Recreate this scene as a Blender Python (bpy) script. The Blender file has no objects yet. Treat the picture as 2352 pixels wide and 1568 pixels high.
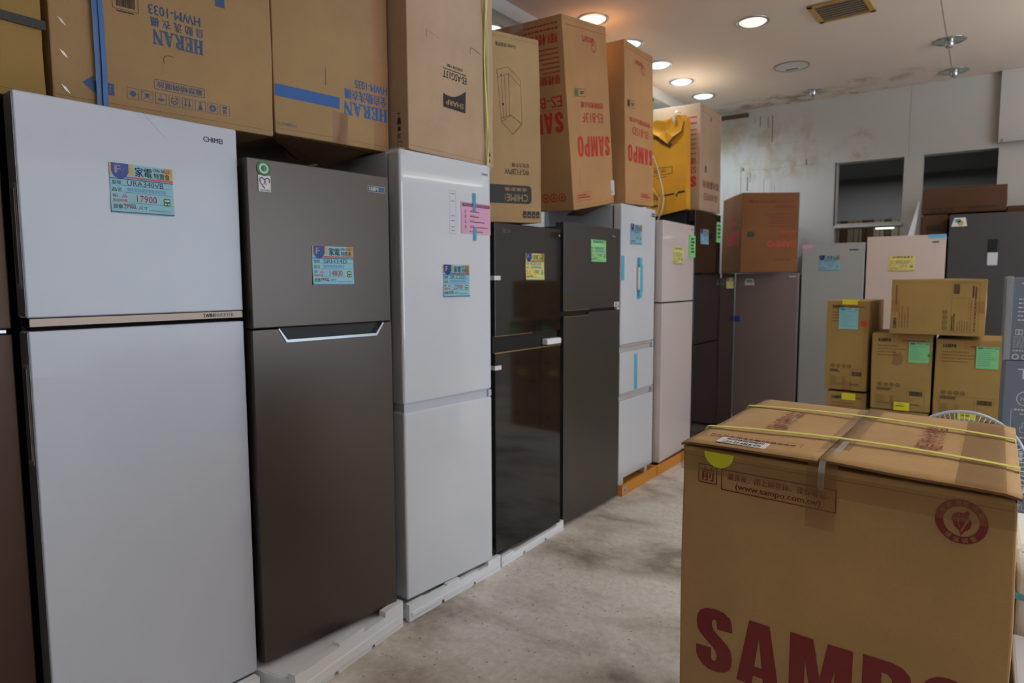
import bpy, bmesh, math, random
from mathutils import Vector, Matrix, noise
from mathutils.geometry import tessellate_polygon
PI = math.pi
SC = bpy.context.scene
COL = SC.collection
random.seed(7)

# ------------------------------------------------------------------ camera, world, exposure
cam_d = bpy.data.cameras.new('camera'); cam = bpy.data.objects.new('camera', cam_d); COL.objects.link(cam); SC.camera = cam
R_ = Vector((0.81521157, 0.57915223, -0.00357707)); U_ = Vector((-0.04920071, 0.07540597, 0.99593837)); F_ = Vector((-0.57706966, 0.81172448, -0.08996652))
M = Matrix((R_, U_, -F_)).transposed().to_4x4(); M.translation = Vector((0, 0, 1.35)); cam.matrix_world = M
cam_d.sensor_fit = 'HORIZONTAL'; cam_d.sensor_width = 36.0; cam_d.lens = 36.0 * 1527.66 / 2352
cam_d.clip_start = 0.02
cam_d.dof.use_dof = True; cam_d.dof.focus_distance = 1.62; cam_d.dof.aperture_fstop = 4.0
SC.view_settings.view_transform = 'Standard'; SC.view_settings.look = 'None'; SC.view_settings.gamma = 1.0
SC.view_settings.use_curve_mapping = False
SC.view_settings.exposure = -0.2
world = bpy.data.worlds.new('world'); SC.world = world; world.use_nodes = True
world.node_tree.nodes['Background'].inputs[0].default_value = (0.78, 0.88, 1.0, 1)
world.node_tree.nodes['Background'].inputs[1].default_value = 1.0

def area_light(name, loc, rot, sx, sy, power, color):
    l = bpy.data.lights.new(name, 'AREA'); l.shape = 'RECTANGLE'; l.size = sx; l.size_y = sy; l.energy = power; l.color = color
    o = bpy.data.objects.new(name, l); COL.objects.link(o); o.location = loc; o.rotation_euler = rot
    return o
# daylight entering through the shop front windows on the right hand side
area_light('daylight', (4.46, 3.3, 1.5), (0, math.radians(90), 0), 2.3, 3.8, 84, (0.64, 0.82, 1.0))

# ------------------------------------------------------------------ materials
MATS = {}
def nmat(name):
    m = bpy.data.materials.new(name); m.use_nodes = True
    nt = m.node_tree; return m, nt, nt.nodes['Principled BSDF']
def sr(r, g, b):
    f = lambda c: (c/255/12.92) if c/255 <= 0.04045 else ((c/255+0.055)/1.055)**2.4
    return (f(r), f(g), f(b), 1)
def plain(name, col, rough=0.6, metal=0.0, coat=0.0, spec=0.5, nz=0.0, nscale=30):
    if name in MATS: return MATS[name]
    m, nt, b = nmat(name)
    b.inputs['Base Color'].default_value = col; b.inputs['Roughness'].default_value = rough; b.inputs['Metallic'].default_value = metal
    b.inputs['Coat Weight'].default_value = coat; b.inputs['Specular IOR Level'].default_value = spec
    if nz:
        tc = nt.nodes.new('ShaderNodeTexCoord'); n = nt.nodes.new('ShaderNodeTexNoise'); n.inputs['Scale'].default_value = nscale; n.inputs['Detail'].default_value = 4
        mr = nt.nodes.new('ShaderNodeMapRange'); mr.inputs[3].default_value = 1-nz; mr.inputs[4].default_value = 1+nz
        mx = nt.nodes.new('ShaderNodeMix'); mx.data_type = 'RGBA'; mx.blend_type = 'MULTIPLY'; mx.inputs[0].default_value = 1
        nt.links.new(tc.outputs['Object'], n.inputs['Vector']); nt.links.new(n.outputs['Fac'], mr.inputs[0])
        mx.inputs[6].default_value = col; nt.links.new(mr.outputs[0], mx.inputs[7]); nt.links.new(mx.outputs[2], b.inputs['Base Color'])
    MATS[name] = m; return m
def cardboard(name, col, blotch=0.12, rough=0.75):
    if name in MATS: return MATS[name]
    m, nt, b = nmat(name); N = nt.nodes; L = nt.links
    tc = N.new('ShaderNodeTexCoord')
    n1 = N.new('ShaderNodeTexNoise'); n1.inputs['Scale'].default_value = 3.5; n1.inputs['Detail'].default_value = 6; n1.inputs['Roughness'].default_value = 0.6
    n2 = N.new('ShaderNodeTexNoise'); n2.inputs['Scale'].default_value = 220; n2.inputs['Detail'].default_value = 3
    mp = N.new('ShaderNodeMapping'); mp.inputs['Scale'].default_value = (1, 1, 3)
    L.new(tc.outputs['Object'], n1.inputs['Vector']); L.new(tc.outputs['Object'], mp.inputs['Vector']); L.new(mp.outputs[0], n2.inputs['Vector'])
    mr = N.new('ShaderNodeMapRange'); mr.inputs[1].default_value = 0.3; mr.inputs[2].default_value = 0.7; mr.inputs[3].default_value = 1-blotch; mr.inputs[4].default_value = 1+blotch*0.6
    mr2 = N.new('ShaderNodeMapRange'); mr2.inputs[1].default_value = 0.3; mr2.inputs[2].default_value = 0.7; mr2.inputs[3].default_value = 0.95; mr2.inputs[4].default_value = 1.05
    L.new(n1.outputs['Fac'], mr.inputs[0]); L.new(n2.outputs['Fac'], mr2.inputs[0])
    mu = N.new('ShaderNodeMath'); mu.operation = 'MULTIPLY'; L.new(mr.outputs[0], mu.inputs[0]); L.new(mr2.outputs[0], mu.inputs[1])
    mx = N.new('ShaderNodeMix'); mx.data_type = 'RGBA'; mx.blend_type = 'MULTIPLY'; mx.inputs[0].default_value = 1; mx.inputs[6].default_value = col
    L.new(mu.outputs[0], mx.inputs[7]); L.new(mx.outputs[2], b.inputs['Base Color'])
    w = N.new('ShaderNodeTexWave'); w.wave_type = 'BANDS'; w.bands_direction = 'X'; w.inputs['Scale'].default_value = 45; w.inputs['Distortion'].default_value = 0.4
    L.new(tc.outputs['Object'], w.inputs['Vector'])
    bp = N.new('ShaderNodeBump'); bp.inputs['Strength'].default_value = 0.06; bp.inputs['Distance'].default_value = 0.001
    L.new(w.outputs['Fac'], bp.inputs['Height']); L.new(bp.outputs[0], b.inputs['Normal'])
    b.inputs['Roughness'].default_value = rough; b.inputs['Specular IOR Level'].default_value = 0.3
    MATS[name] = m; return m
def brushed(name, col, rough=0.32, metal=0.7, aniso=(1, 1, 90)):
    if name in MATS: return MATS[name]
    m, nt, b = nmat(name); N = nt.nodes; L = nt.links
    tc = N.new('ShaderNodeTexCoord'); mp = N.new('ShaderNodeMapping'); mp.inputs['Scale'].default_value = aniso
    n = N.new('ShaderNodeTexNoise'); n.inputs['Scale'].default_value = 12; n.inputs['Detail'].default_value = 5
    L.new(tc.outputs['Object'], mp.inputs[0]); L.new(mp.outputs[0], n.inputs['Vector'])
    mr = N.new('ShaderNodeMapRange'); mr.inputs[3].default_value = rough-0.05; mr.inputs[4].default_value = rough+0.07
    L.new(n.outputs['Fac'], mr.inputs[0]); L.new(mr.outputs[0], b.inputs['Roughness'])
    mr3 = N.new('ShaderNodeMapRange'); mr3.inputs[3].default_value = 0.93; mr3.inputs[4].default_value = 1.07
    L.new(n.outputs['Fac'], mr3.inputs[0])
    mx = N.new('ShaderNodeMix'); mx.data_type = 'RGBA'; mx.blend_type = 'MULTIPLY'; mx.inputs[0].default_value = 1; mx.inputs[6].default_value = col
    L.new(mr3.outputs[0], mx.inputs[7]); L.new(mx.outputs[2], b.inputs['Base Color'])
    b.inputs['Metallic'].default_value = metal
    MATS[name] = m; return m
def emissive(name, col, strength):
    m, nt, b = nmat(name); b.inputs['Base Color'].default_value = (0.8, 0.8, 0.8, 1)
    b.inputs['Emission Color'].default_value = col; b.inputs['Emission Strength'].default_value = strength; MATS[name] = m; return m
def clear_film(name, col=(0.75, 0.62, 0.42, 1), alpha=0.3, rough=0.12):
    if name in MATS: return MATS[name]
    m, nt, b = nmat(name); b.inputs['Base Color'].default_value = col; b.inputs['Roughness'].default_value = rough; b.inputs['Alpha'].default_value = alpha
    tc = nt.nodes.new('ShaderNodeTexCoord'); n = nt.nodes.new('ShaderNodeTexNoise'); n.inputs['Scale'].default_value = 25; n.inputs['Detail'].default_value = 5; n.inputs['Distortion'].default_value = 1.5
    bp = nt.nodes.new('ShaderNodeBump'); bp.inputs['Strength'].default_value = 0.5; bp.inputs['Distance'].default_value = 0.004
    nt.links.new(tc.outputs['Object'], n.inputs['Vector']); nt.links.new(n.outputs['Fac'], bp.inputs['Height']); nt.links.new(bp.outputs[0], b.inputs['Normal'])
    MATS[name] = m; return m

K_TAN = cardboard('cardboard_tan', sr(173, 142, 102))
K_TAN2 = cardboard('cardboard_tan_light', sr(186, 158, 130))
K_FG = cardboard('cardboard_foreground', sr(180, 147, 99), 0.16, 0.6)
K_ORG = cardboard('cardboard_orange', sr(190, 146, 100))
K_OLV = cardboard('cardboard_olive', sr(162, 132, 76))
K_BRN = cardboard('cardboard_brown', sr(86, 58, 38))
K_BRO = cardboard('cardboard_red_brown', sr(130, 86, 48))
K_YEL = cardboard('cardboard_yellow', sr(226, 160, 44), 0.14)
K_GREY = cardboard('cardboard_grey_blue', sr(112, 124, 142), 0.05, 0.45)
INK_BLU = plain('ink_blue', sr(52, 84, 128), 0.6); INK_BLU2 = plain('ink_bright_blue', sr(44, 98, 172), 0.6)
INK_RED = plain('ink_red', sr(192, 52, 44), 0.6); INK_MAR = plain('ink_maroon', sr(124, 34, 36), 0.6)
INK_BLK = plain('ink_black', sr(40, 36, 32), 0.6); INK_WHT = plain('ink_white', sr(200, 204, 212), 0.6)
INK_TAN = plain('ink_bare_card', sr(186, 150, 108), 0.7); INK_MAR_L = plain('ink_fg_card', sr(160, 118, 74), 0.7)
INK_BRN = plain('ink_brown', sr(104, 66, 34), 0.7)
M_WHITE = plain('white_gloss', sr(198, 206, 222), 0.3, 0, 0.15); M_WHITE2 = plain('white_glass', sr(220, 225, 234), 0.06, 0, 0.6)
M_WSIDE = plain('white_side', sr(196, 203, 216), 0.4)
M_CREAM = plain('cream_glass', sr(222, 209, 206), 0.1, 0, 0.4); M_CREAM2 = plain('cream_painted', sr(214, 196, 186), 0.35)
M_DARKB = plain('dark_body', sr(34, 36, 40), 0.5); M_BLACK = plain('black_plastic', sr(14, 14, 16), 0.5); M_GASKET = plain('gasket_dark', sr(24, 24, 26), 0.8)
M_STEEL = brushed('steel_brown_grey', sr(90, 81, 75)); M_STEEL2 = brushed('steel_grey', sr(94, 90, 88), 0.36)
M_GLASSBLK = plain('black_glass', sr(24, 20, 22), 0.07, 0, 0.3); M_GLASSBLK2 = plain('black_mirror_glass', sr(20, 20, 22), 0.05, 0, 0.3)
M_BROWN = brushed('brown_metal', sr(76, 54, 42), 0.4, 0.5); M_TAUPE = brushed('taupe_metal', sr(146, 130, 128), 0.42, 0.5)
M_SILV = brushed('silver_metal', sr(182, 184, 184), 0.45, 0.4); M_DGREY = brushed('dark_grey_metal', sr(84, 82, 86), 0.4, 0.5)
M_DBRN = plain('dark_brown_gloss', sr(62, 50, 48), 0.2, 0.2)
M_CHROME = brushed('chrome_strip', sr(112, 94, 82), 0.2, 1.0, (40, 1, 1)); M_CHROME2 = plain('satin_silver', sr(190, 192, 196), 0.3, 0.9)
M_GOLD = plain('champagne_trim', sr(190, 160, 120), 0.25, 0.9); M_HANDLE = plain('handle_grey', sr(150, 152, 156), 0.4, 0.2)
M_TRIM = plain('door_edge_grey', sr(120, 122, 130), 0.35, 0.2)
M_FOAM = plain('styrofoam', sr(240, 243, 248), 0.85, nz=0.05, nscale=120); M_ORBASE = plain('orange_base', sr(206, 138, 50), 0.7, nz=0.1)
P_BLUE = plain('card_pale_blue', sr(140, 196, 216), 0.45); P_GREEN = plain('card_green', sr(150, 222, 150), 0.5); P_YEL = plain('card_yellow', sr(224, 222, 130), 0.5)
P_YEL2 = plain('card_orange_yellow', sr(232, 214, 120), 0.5); P_PINK = plain('card_pink', sr(222, 168, 200), 0.5); P_WHT = plain('card_white', sr(226, 226, 226), 0.5)
C_NAVY = plain('logo_navy', sr(34, 44, 150), 0.4); C_GOLD = plain('logo_gold', sr(190, 160, 80), 0.4); C_REDL = plain('line_red', sr(206, 50, 44), 0.4)
C_DBLUE = plain('line_blue', sr(30, 92, 140), 0.4); C_TEAL = plain('logo_teal', sr(70, 160, 160), 0.4); C_GRN = plain('stamp_green', sr(40, 120, 60), 0.5)
C_HAND = plain('pen_grey', sr(50, 66, 84), 0.5); C_HANDB = plain('pen_light_blue', sr(104, 158, 206), 0.5); C_YSTICK = plain('sticker_yellow', sr(222, 214, 50), 0.5); C_YG = plain('sticker_lime', sr(206, 214, 40), 0.5)
C_RDOT = plain('sticker_red', sr(220, 50, 30), 0.5); C_GDOT = plain('sticker_green', sr(30, 150, 80), 0.5); P_MINT = plain('paper_mint', sr(130, 204, 140), 0.6); P_SKY = plain('paper_sky', sr(140, 196, 206), 0.6)
T_BLUE = plain('tape_blue', sr(96, 184, 220), 0.4); STRAP_Y = plain('strap_yellow', sr(222, 228, 110), 0.35); STRAP_B = plain('strap_blue', sr(64, 112, 178), 0.4); STRAP_K = plain('strap_black', sr(40, 40, 40), 0.5)
STRAP_W = plain('strap_white', sr(222, 214, 200), 0.4); M_CUT = plain('cardboard_edge', sr(120, 92, 60), 0.9); M_CYAN = plain('strap_cyan', sr(90, 176, 200), 0.4)
FILM = clear_film('packing_tape_film', sr(150, 112, 70), .2, .16); FILM2 = clear_film('clear_plastic', (0.8, 0.82, 0.85, 1), 0.25, 0.1)
M_FAN = plain('fan_pale_blue', sr(190, 208, 222), 0.4); M_FANW = plain('fan_wire', sr(216, 218, 214), 0.4)

# ------------------------------------------------------------------ mesh builder
GL_S = [(0.16,0.975),(0.314,1.0),(0.442,0.984),(0.531,0.925),(0.563,0.847),(0.575,0.707),(0.335,0.691),(0.327,0.791),(0.311,0.832),(0.28,0.832),(0.255,0.798),(0.252,0.727),(0.284,0.648),(0.376,0.577),(0.493,0.491),(0.553,0.411),(0.578,0.293),(0.569,0.175),(0.528,0.09),(0.454,0.035),(0.339,0.0),(0.209,0.001),(0.103,0.047),(0.034,0.126),(0.003,0.207),(0.0,0.34),(0.242,0.358),(0.241,0.217),(0.252,0.169),(0.297,0.16),(0.327,0.193),(0.336,0.253),(0.321,0.325),(0.265,0.387),(0.159,0.461),(0.065,0.544),(0.018,0.62),(0.007,0.734),(0.023,0.844),(0.069,0.919)]
def stadium(x0, y0, x1, y1, r, n=8):
    pts = []
    for cx, cy, a0 in ((x1-r, y1-r, 0), (x0+r, y1-r, 90), (x0+r, y0+r, 180), (x1-r, y0+r, 270)):
        for i in range(n+1):
            a = math.radians(a0+90*i/n); pts.append((cx+r*math.cos(a), cy+r*math.sin(a)))
    return pts
GLYPHS = {  # heavy condensed capitals, height 1: (advance, [[outer, hole, ...], ...])
 'S': (0.66, [[GL_S]]),
 'A': (0.70, [[[(0,0),(.17,1),(.47,1),(.64,0),(.41,0),(.39,.16),(.25,.16),(.23,0)], [(.265,.31),(.375,.31),(.32,.76)]]]),
 'M': (0.90, [[[(0,0),(0,1),(.31,1),(.41,.45),(.50,1),(.82,1),(.82,0),(.60,0),(.60,.66),(.48,0),(.33,0),(.21,.66),(.21,0)]]]),
 'P': (0.66, [[[(0,0),(0,1),(.33,1),(.46,.97),(.55,.89),(.59,.76),(.59,.60),(.55,.47),(.46,.39),(.34,.36),(.23,.36),(.23,0)], [(.23,.53),(.30,.54),(.35,.59),(.36,.68),(.35,.77),(.30,.82),(.23,.83)]]]),
 'O': (0.62, [[stadium(0, 0, .60, 1, .29), stadium(.23, .17, .37, .83, .065)]])}
SER = {
 'H': (0.92, [(.07,0,.31,1),(.57,0,.81,1),(.31,.44,.57,.56),(0,0,.38,.10),(0,.90,.38,1),(.50,0,.88,.10),(.50,.90,.88,1)], []),
 'E': (0.80, [(.07,0,.31,1),(0,0,.72,.10),(0,.90,.70,1),(.31,.44,.54,.56),(.62,0,.72,.32),(.60,.70,.70,1),(.48,.34,.56,.68)], []),
 'R': (0.92, [(.07,0,.31,1),(0,0,.38,.10),(0,.90,.40,1)], [[[(.30,1),(.50,1),(.66,.95),(.74,.84),(.74,.66),(.66,.54),(.50,.47),(.30,.47)],[(.32,.57),(.40,.57),(.48,.63),(.50,.74),(.48,.85),(.40,.90),(.32,.90)]], [[(.36,.48),(.56,.50),(.78,.10),(.90,.10),(.90,0),(.62,0)]]]),
 'A': (0.94, [(0,0,.32,.10),(.52,0,.94,.10),(.24,.25,.60,.36)], [[[(.10,0),(.37,1),(.53,1),(.86,0),(.60,0),(.37,.74),(.20,0)]]]),
 'N': (0.96, [(0,0,.32,.10),(0,.90,.30,1),(.62,.90,.94,1),(.10,0,.20,1),(.74,0,.84,1)], [[[(.04,1),(.32,1),(.84,.26),(.84,0),(.73,0)]]])}
TXT = {}
def text_polys(s, bold):
    k = (s, bold)
    if k not in TXT:
        c = bpy.data.curves.new('t', 'FONT'); c.body = s; c.offset = bold; c.resolution_u = 2
        o = bpy.data.objects.new('t', c); m = o.to_mesh()
        vs = [(v.co.x, v.co.y) for v in m.vertices]; fs = [tuple(p.vertices) for p in m.polygons]
        o.to_mesh_clear(); bpy.data.objects.remove(o); bpy.data.curves.remove(c)
        x0 = min(v[0] for v in vs); x1 = max(v[0] for v in vs); y0 = min(v[1] for v in vs); y1 = max(v[1] for v in vs)
        TXT[k] = ([((x-x0)/max(x1-x0, 1e-6), (y-y0)/max(y1-y0, 1e-6)) for x, y in vs], fs, (x1-x0)/max(y1-y0, 1e-6))
    return TXT[k]

class MB:
    def __init__(s, deform=None):
        s.v = []; s.f = []; s.m = []; s.sm = []; s.mats = []; s.deform = deform; s.face('front', 1, 1, 1)
        s.eps = 0.0010
    def mi(s, m):
        if m not in s.mats: s.mats.append(m)
        return s.mats.index(m)
    def av(s, p):
        p = Vector(p)
        if s.deform: p = Vector(s.deform(p))
        s.v.append(p); return len(s.v)-1
    def af(s, idx, m, smooth=False):
        s.f.append(tuple(idx)); s.m.append(s.mi(m)); s.sm.append(smooth)
    def quad(s, pts, m, smooth=False): s.af([s.av(p) for p in pts], m, smooth)
    # ---- current face for prints; u to the viewer's right, v up
    def face(s, kind, w, d, h, off=0.0):
        s.kind = kind
        if kind == 'front': s.fm = lambda u, v, e: (u, -e-off, v)
        elif kind == 'left': s.fm = lambda u, v, e: (-e-off, d-u, v)
        elif kind == 'right': s.fm = lambda u, v, e: (w+e+off, u, v)
        elif kind == 'top': s.fm = lambda u, v, e: (u, v, h+e+off)
        return s
    def poly(s, loops, m, lift=1.0):
        pts = [Vector((x, y, 0)) for l in loops for x, y in l]
        tris = tessellate_polygon([[Vector((x, y, 0)) for x, y in l] for l in loops])
        base = [s.av(s.fm(p.x, p.y, s.eps*lift)) for p in pts]
        for t in tris:
            a, b, c = [pts[i] for i in t]
            if (b-a).cross(c-a).z < 0: t = t[::-1]
            s.af([base[i] for i in t], m)
    def rect(s, u0, v0, u1, v1, m, lift=1.0, cell=0.06):
        nu = max(1, min(12, int((u1-u0)/cell))); nv = max(1, min(12, int((v1-v0)/cell)))
        g = [[s.av(s.fm(u0+(u1-u0)*i/nu, v0+(v1-v0)*j/nv, s.eps*lift)) for i in range(nu+1)] for j in range(nv+1)]
        for j in range(nv):
            for i in range(nu): s.af([g[j][i], g[j][i+1], g[j+1][i+1], g[j+1][i]], m)
    def frame(s, u0, v0, u1, v1, t, m, lift=1.0):
        s.rect(u0, v0, u1, v0+t, m, lift); s.rect(u0, v1-t, u1, v1, m, lift); s.rect(u0, v0+t, u0+t, v1-t, m, lift); s.rect(u1-t, v0+t, u1, v1-t, m, lift)
    def disc(s, u, v, r, m, lift=1.0, n=24, rv=None):
        rv = rv or r; s.poly([[(u+r*math.cos(2*PI*i/n), v+rv*math.sin(2*PI*i/n)) for i in range(n)]], m, lift)
    def ring(s, u, v, r, r2, m, lift=1.0, n=32):
        s.poly([[(u+r*math.cos(2*PI*i/n), v+r*math.sin(2*PI*i/n)) for i in range(n)], [(u+r2*math.cos(2*PI*i/n), v+r2*math.sin(2*PI*i/n)) for i in range(n)]], m, lift)
    def line(s, pts, t, m, lift=1.0):
        for (x0, y0), (x1, y1) in zip(pts[:-1], pts[1:]):
            d = math.hypot(x1-x0, y1-y0)
            if d < 1e-6: continue
            nx, ny = -(y1-y0)/d*t/2, (x1-x0)/d*t/2
            s.poly([[(x0+nx, y0+ny), (x0-nx, y0-ny), (x1-nx, y1-ny), (x1+nx, y1+ny)]], m, lift)
    def _place(s, rect, rot):
        u0, v0, u1, v1 = rect
        if rot == 0: return lambda a, b: (u0+(u1-u0)*a, v0+(v1-v0)*b)
        if rot == 180: return lambda a, b: (u1-(u1-u0)*a, v1-(v1-v0)*b)
        if rot == 90: return lambda a, b: (u1-(u1-u0)*b, v0+(v1-v0)*a)     # reads upwards
        return lambda a, b: (u0+(u1-u0)*b, v1-(v1-v0)*a)
    def text(s, t, rect, m, rot=0, bold=0.0, lift=1.0):
        vs, fs, asp = text_polys(t, 0); pl = s._place(rect, rot)
        k = bold*0.8/max(asp, .2)
        for sh in ((0,) if not bold else (-k, 0, k)):
            base = [s.av(s.fm(*pl(a*(1-2*k)+k+sh, b), s.eps*lift)) for a, b in vs]
            for f in fs: s.af([base[i] for i in f], m)
    def glyphs(s, t, rect, m, rot=0, lift=1.0, track=0.06):
        W = sum(GLYPHS[c][0]+track for c in t)-track-0.06; pl = s._place(rect, rot); x = 0
        for c in t:
            for loops in GLYPHS[c][1]: s.poly([[pl((x+a)/W, b) for a, b in l] for l in loops], m, lift)
            x += GLYPHS[c][0]+track
    def serif(s, t, rect, m, rot=0, lift=1.0):
        W = sum(SER[c][0]+0.04 for c in t)-0.08; pl = s._place(rect, rot); x = 0
        for c in t:
            adv, rects, polys = SER[c]
            for (a0, b0, a1, b1) in rects: s.poly([[pl((x+a)/W, b) for a, b in ((a0, b0), (a1, b0), (a1, b1), (a0, b1))]], m, lift)
            for loops in polys: s.poly([[pl((x+a)/W, b) for a, b in l] for l in loops], m, lift)
            x += adv+0.04
    def dashes(s, rect, m, rows=3, rot=0, seed=1, fill=0.62, ragged=0.3, lift=1.0):
        """rows of tiny unreadable print"""
        rnd = random.Random(seed); pl = s._place(rect, rot)
        for r in range(rows):
            y1 = 1-r/rows; y0 = y1-fill/rows; x = 0; end = 1-ragged*rnd.random()
            while x < end:
                w = min(0.03+0.05*rnd.random(), end-x)
                s.poly([[pl(a, b) for a, b in ((x, y0), (x+w, y0), (x+w, y1), (x, y1))]], m, lift); x += w+0.018
    def barcode(s, rect, m, rot=0, seed=3, lift=1.0):
        rnd = random.Random(seed); pl = s._place(rect, rot); x = 0
        while x < 1:
            w = 0.012+0.03*rnd.random(); w = min(w, 1-x)
            s.poly([[pl(a, b) for a, b in ((x, 0), (x+w, 0), (x+w, 1), (x, 1))]], m, lift); x += w+0.01+0.02*rnd.random()
    # ---- solids
    def box(s, x0, y0, z0, x1, y1, z1, m, bev=0.0, seg=2):
        bm = bmesh.new(); bmesh.ops.create_cube(bm, size=1)
        for v in bm.verts: v.co = Vector(((x0+x1)/2+v.co.x*(x1-x0), (y0+y1)/2+v.co.y*(y1-y0), (z0+z1)/2+v.co.z*(z1-z0)))
        if bev: bmesh.ops.bevel(bm, geom=list(bm.edges), offset=bev, segments=seg, profile=0.5, affect='EDGES')
        s.absorb(bm, m); return s
    def absorb(s, bm, m, smooth=False):
        bm.verts.index_update(); base = [s.av(v.co) for v in bm.verts]
        for f in bm.faces: s.af([base[v.index] for v in f.verts], m, smooth)
        bm.free()
    def prism(s, loops, y0, y1, m):
        """2D loops in x-z extruded along y"""
        tris = tessellate_polygon([[Vector((x, z, 0)) for x, z in l] for l in loops]); pts = [p for l in loops for p in l]
        A = [s.av((x, y0, z)) for x, z in pts]; B = [s.av((x, y1, z)) for x, z in pts]
        for t in tris:
            a, b, c = [Vector((*pts[i], 0)) for i in t]
            if (b-a).cross(c-a).z < 0: t = t[::-1]
            s.af([A[i] for i in t], m); s.af([B[i] for i in t[::-1]], m)
        k = 0
        for l in loops:
            n = len(l)
            for i in range(n):
                j = (i+1) % n; s.af([A[k+i], A[k+j], B[k+j], B[k+i]], m)
            k += n
    def tube(s, pts, r, m, n=8, closed=False, flat=1.0):
        pts = [Vector(p) for p in pts]; rings = []
        N_ = len(pts)
        for i, p in enumerate(pts):
            a = pts[(i-1) % N_] if (closed or i) else p; b = pts[(i+1) % N_] if (closed or i < N_-1) else p
            t = (b-a).normalized(); up = Vector((0, 0, 1)) if abs(t.z) < 0.9 else Vector((0, 1, 0))
            x = t.cross(up).normalized(); y = x.cross(t)
            rings.append([s.av(p+x*(r*math.cos(2*PI*k/n))+y*(r*flat*math.sin(2*PI*k/n))) for k in range(n)])
        for i in range(N_ if closed else N_-1):
            A, B = rings[i], rings[(i+1) % N_]
            for k in range(n): s.af([A[k], A[(k+1) % n], B[(k+1) % n], B[k]], m, True)
        if not closed: s.af(rings[0][::-1], m); s.af(rings[-1], m)
    def strip(s, pts, wdir, w, m, th=0.001):
        """ribbon through 3D pts, width along wdir, with thickness"""
        wd = Vector(wdir).normalized()*w/2; P = [Vector(p) for p in pts]
        up = [];
        for i in range(len(P)):
            t = (P[min(i+1, len(P)-1)]-P[max(i-1, 0)]).normalized(); up.append(t.cross(wd).normalized()*th)
        g = [[s.av(p-wd), s.av(p+wd), s.av(p+wd+u), s.av(p-wd+u)] for p, u in zip(P, up)]
        for a, b in zip(g[:-1], g[1:]):
            for k in range(4): s.af([a[k], a[(k+1) % 4], b[(k+1) % 4], b[k]], m)
        s.af(g[0], m); s.af(g[-1][::-1], m)
    def build(s, name, parent=None, loc=None, label=None, cat=None, group=None, kind=None):
        me = bpy.data.meshes.new(name); me.from_pydata([tuple(v) for v in s.v], [], s.f)
        for m in s.mats: me.materials.append(m)
        me.polygons.foreach_set('material_index', s.m); me.polygons.foreach_set('use_smooth', s.sm); me.update()
        o = bpy.data.objects.new(name, me); COL.objects.link(o)
        if parent: o.parent = parent
        if loc: o.location = loc
        if label: o['label'] = label
        if cat: o['category'] = cat
        if group: o['group'] = group
        if kind: o['kind'] = kind
        return o
def thing(name, label, cat, loc=(0, 0, 0), yaw=0, tx=0, ty=0, group=None):
    o = bpy.data.objects.new(name, None); COL.objects.link(o); o.empty_display_size = 0.1
    o.matrix_world = Matrix.Translation(loc) @ Matrix.Rotation(math.radians(yaw), 4, 'Z') @ Matrix.Rotation(math.radians(ty), 4, 'Y') @ Matrix.Rotation(math.radians(tx), 4, 'X')
    o['label'] = label; o['category'] = cat
    if group: o['group'] = group
    return o

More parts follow.
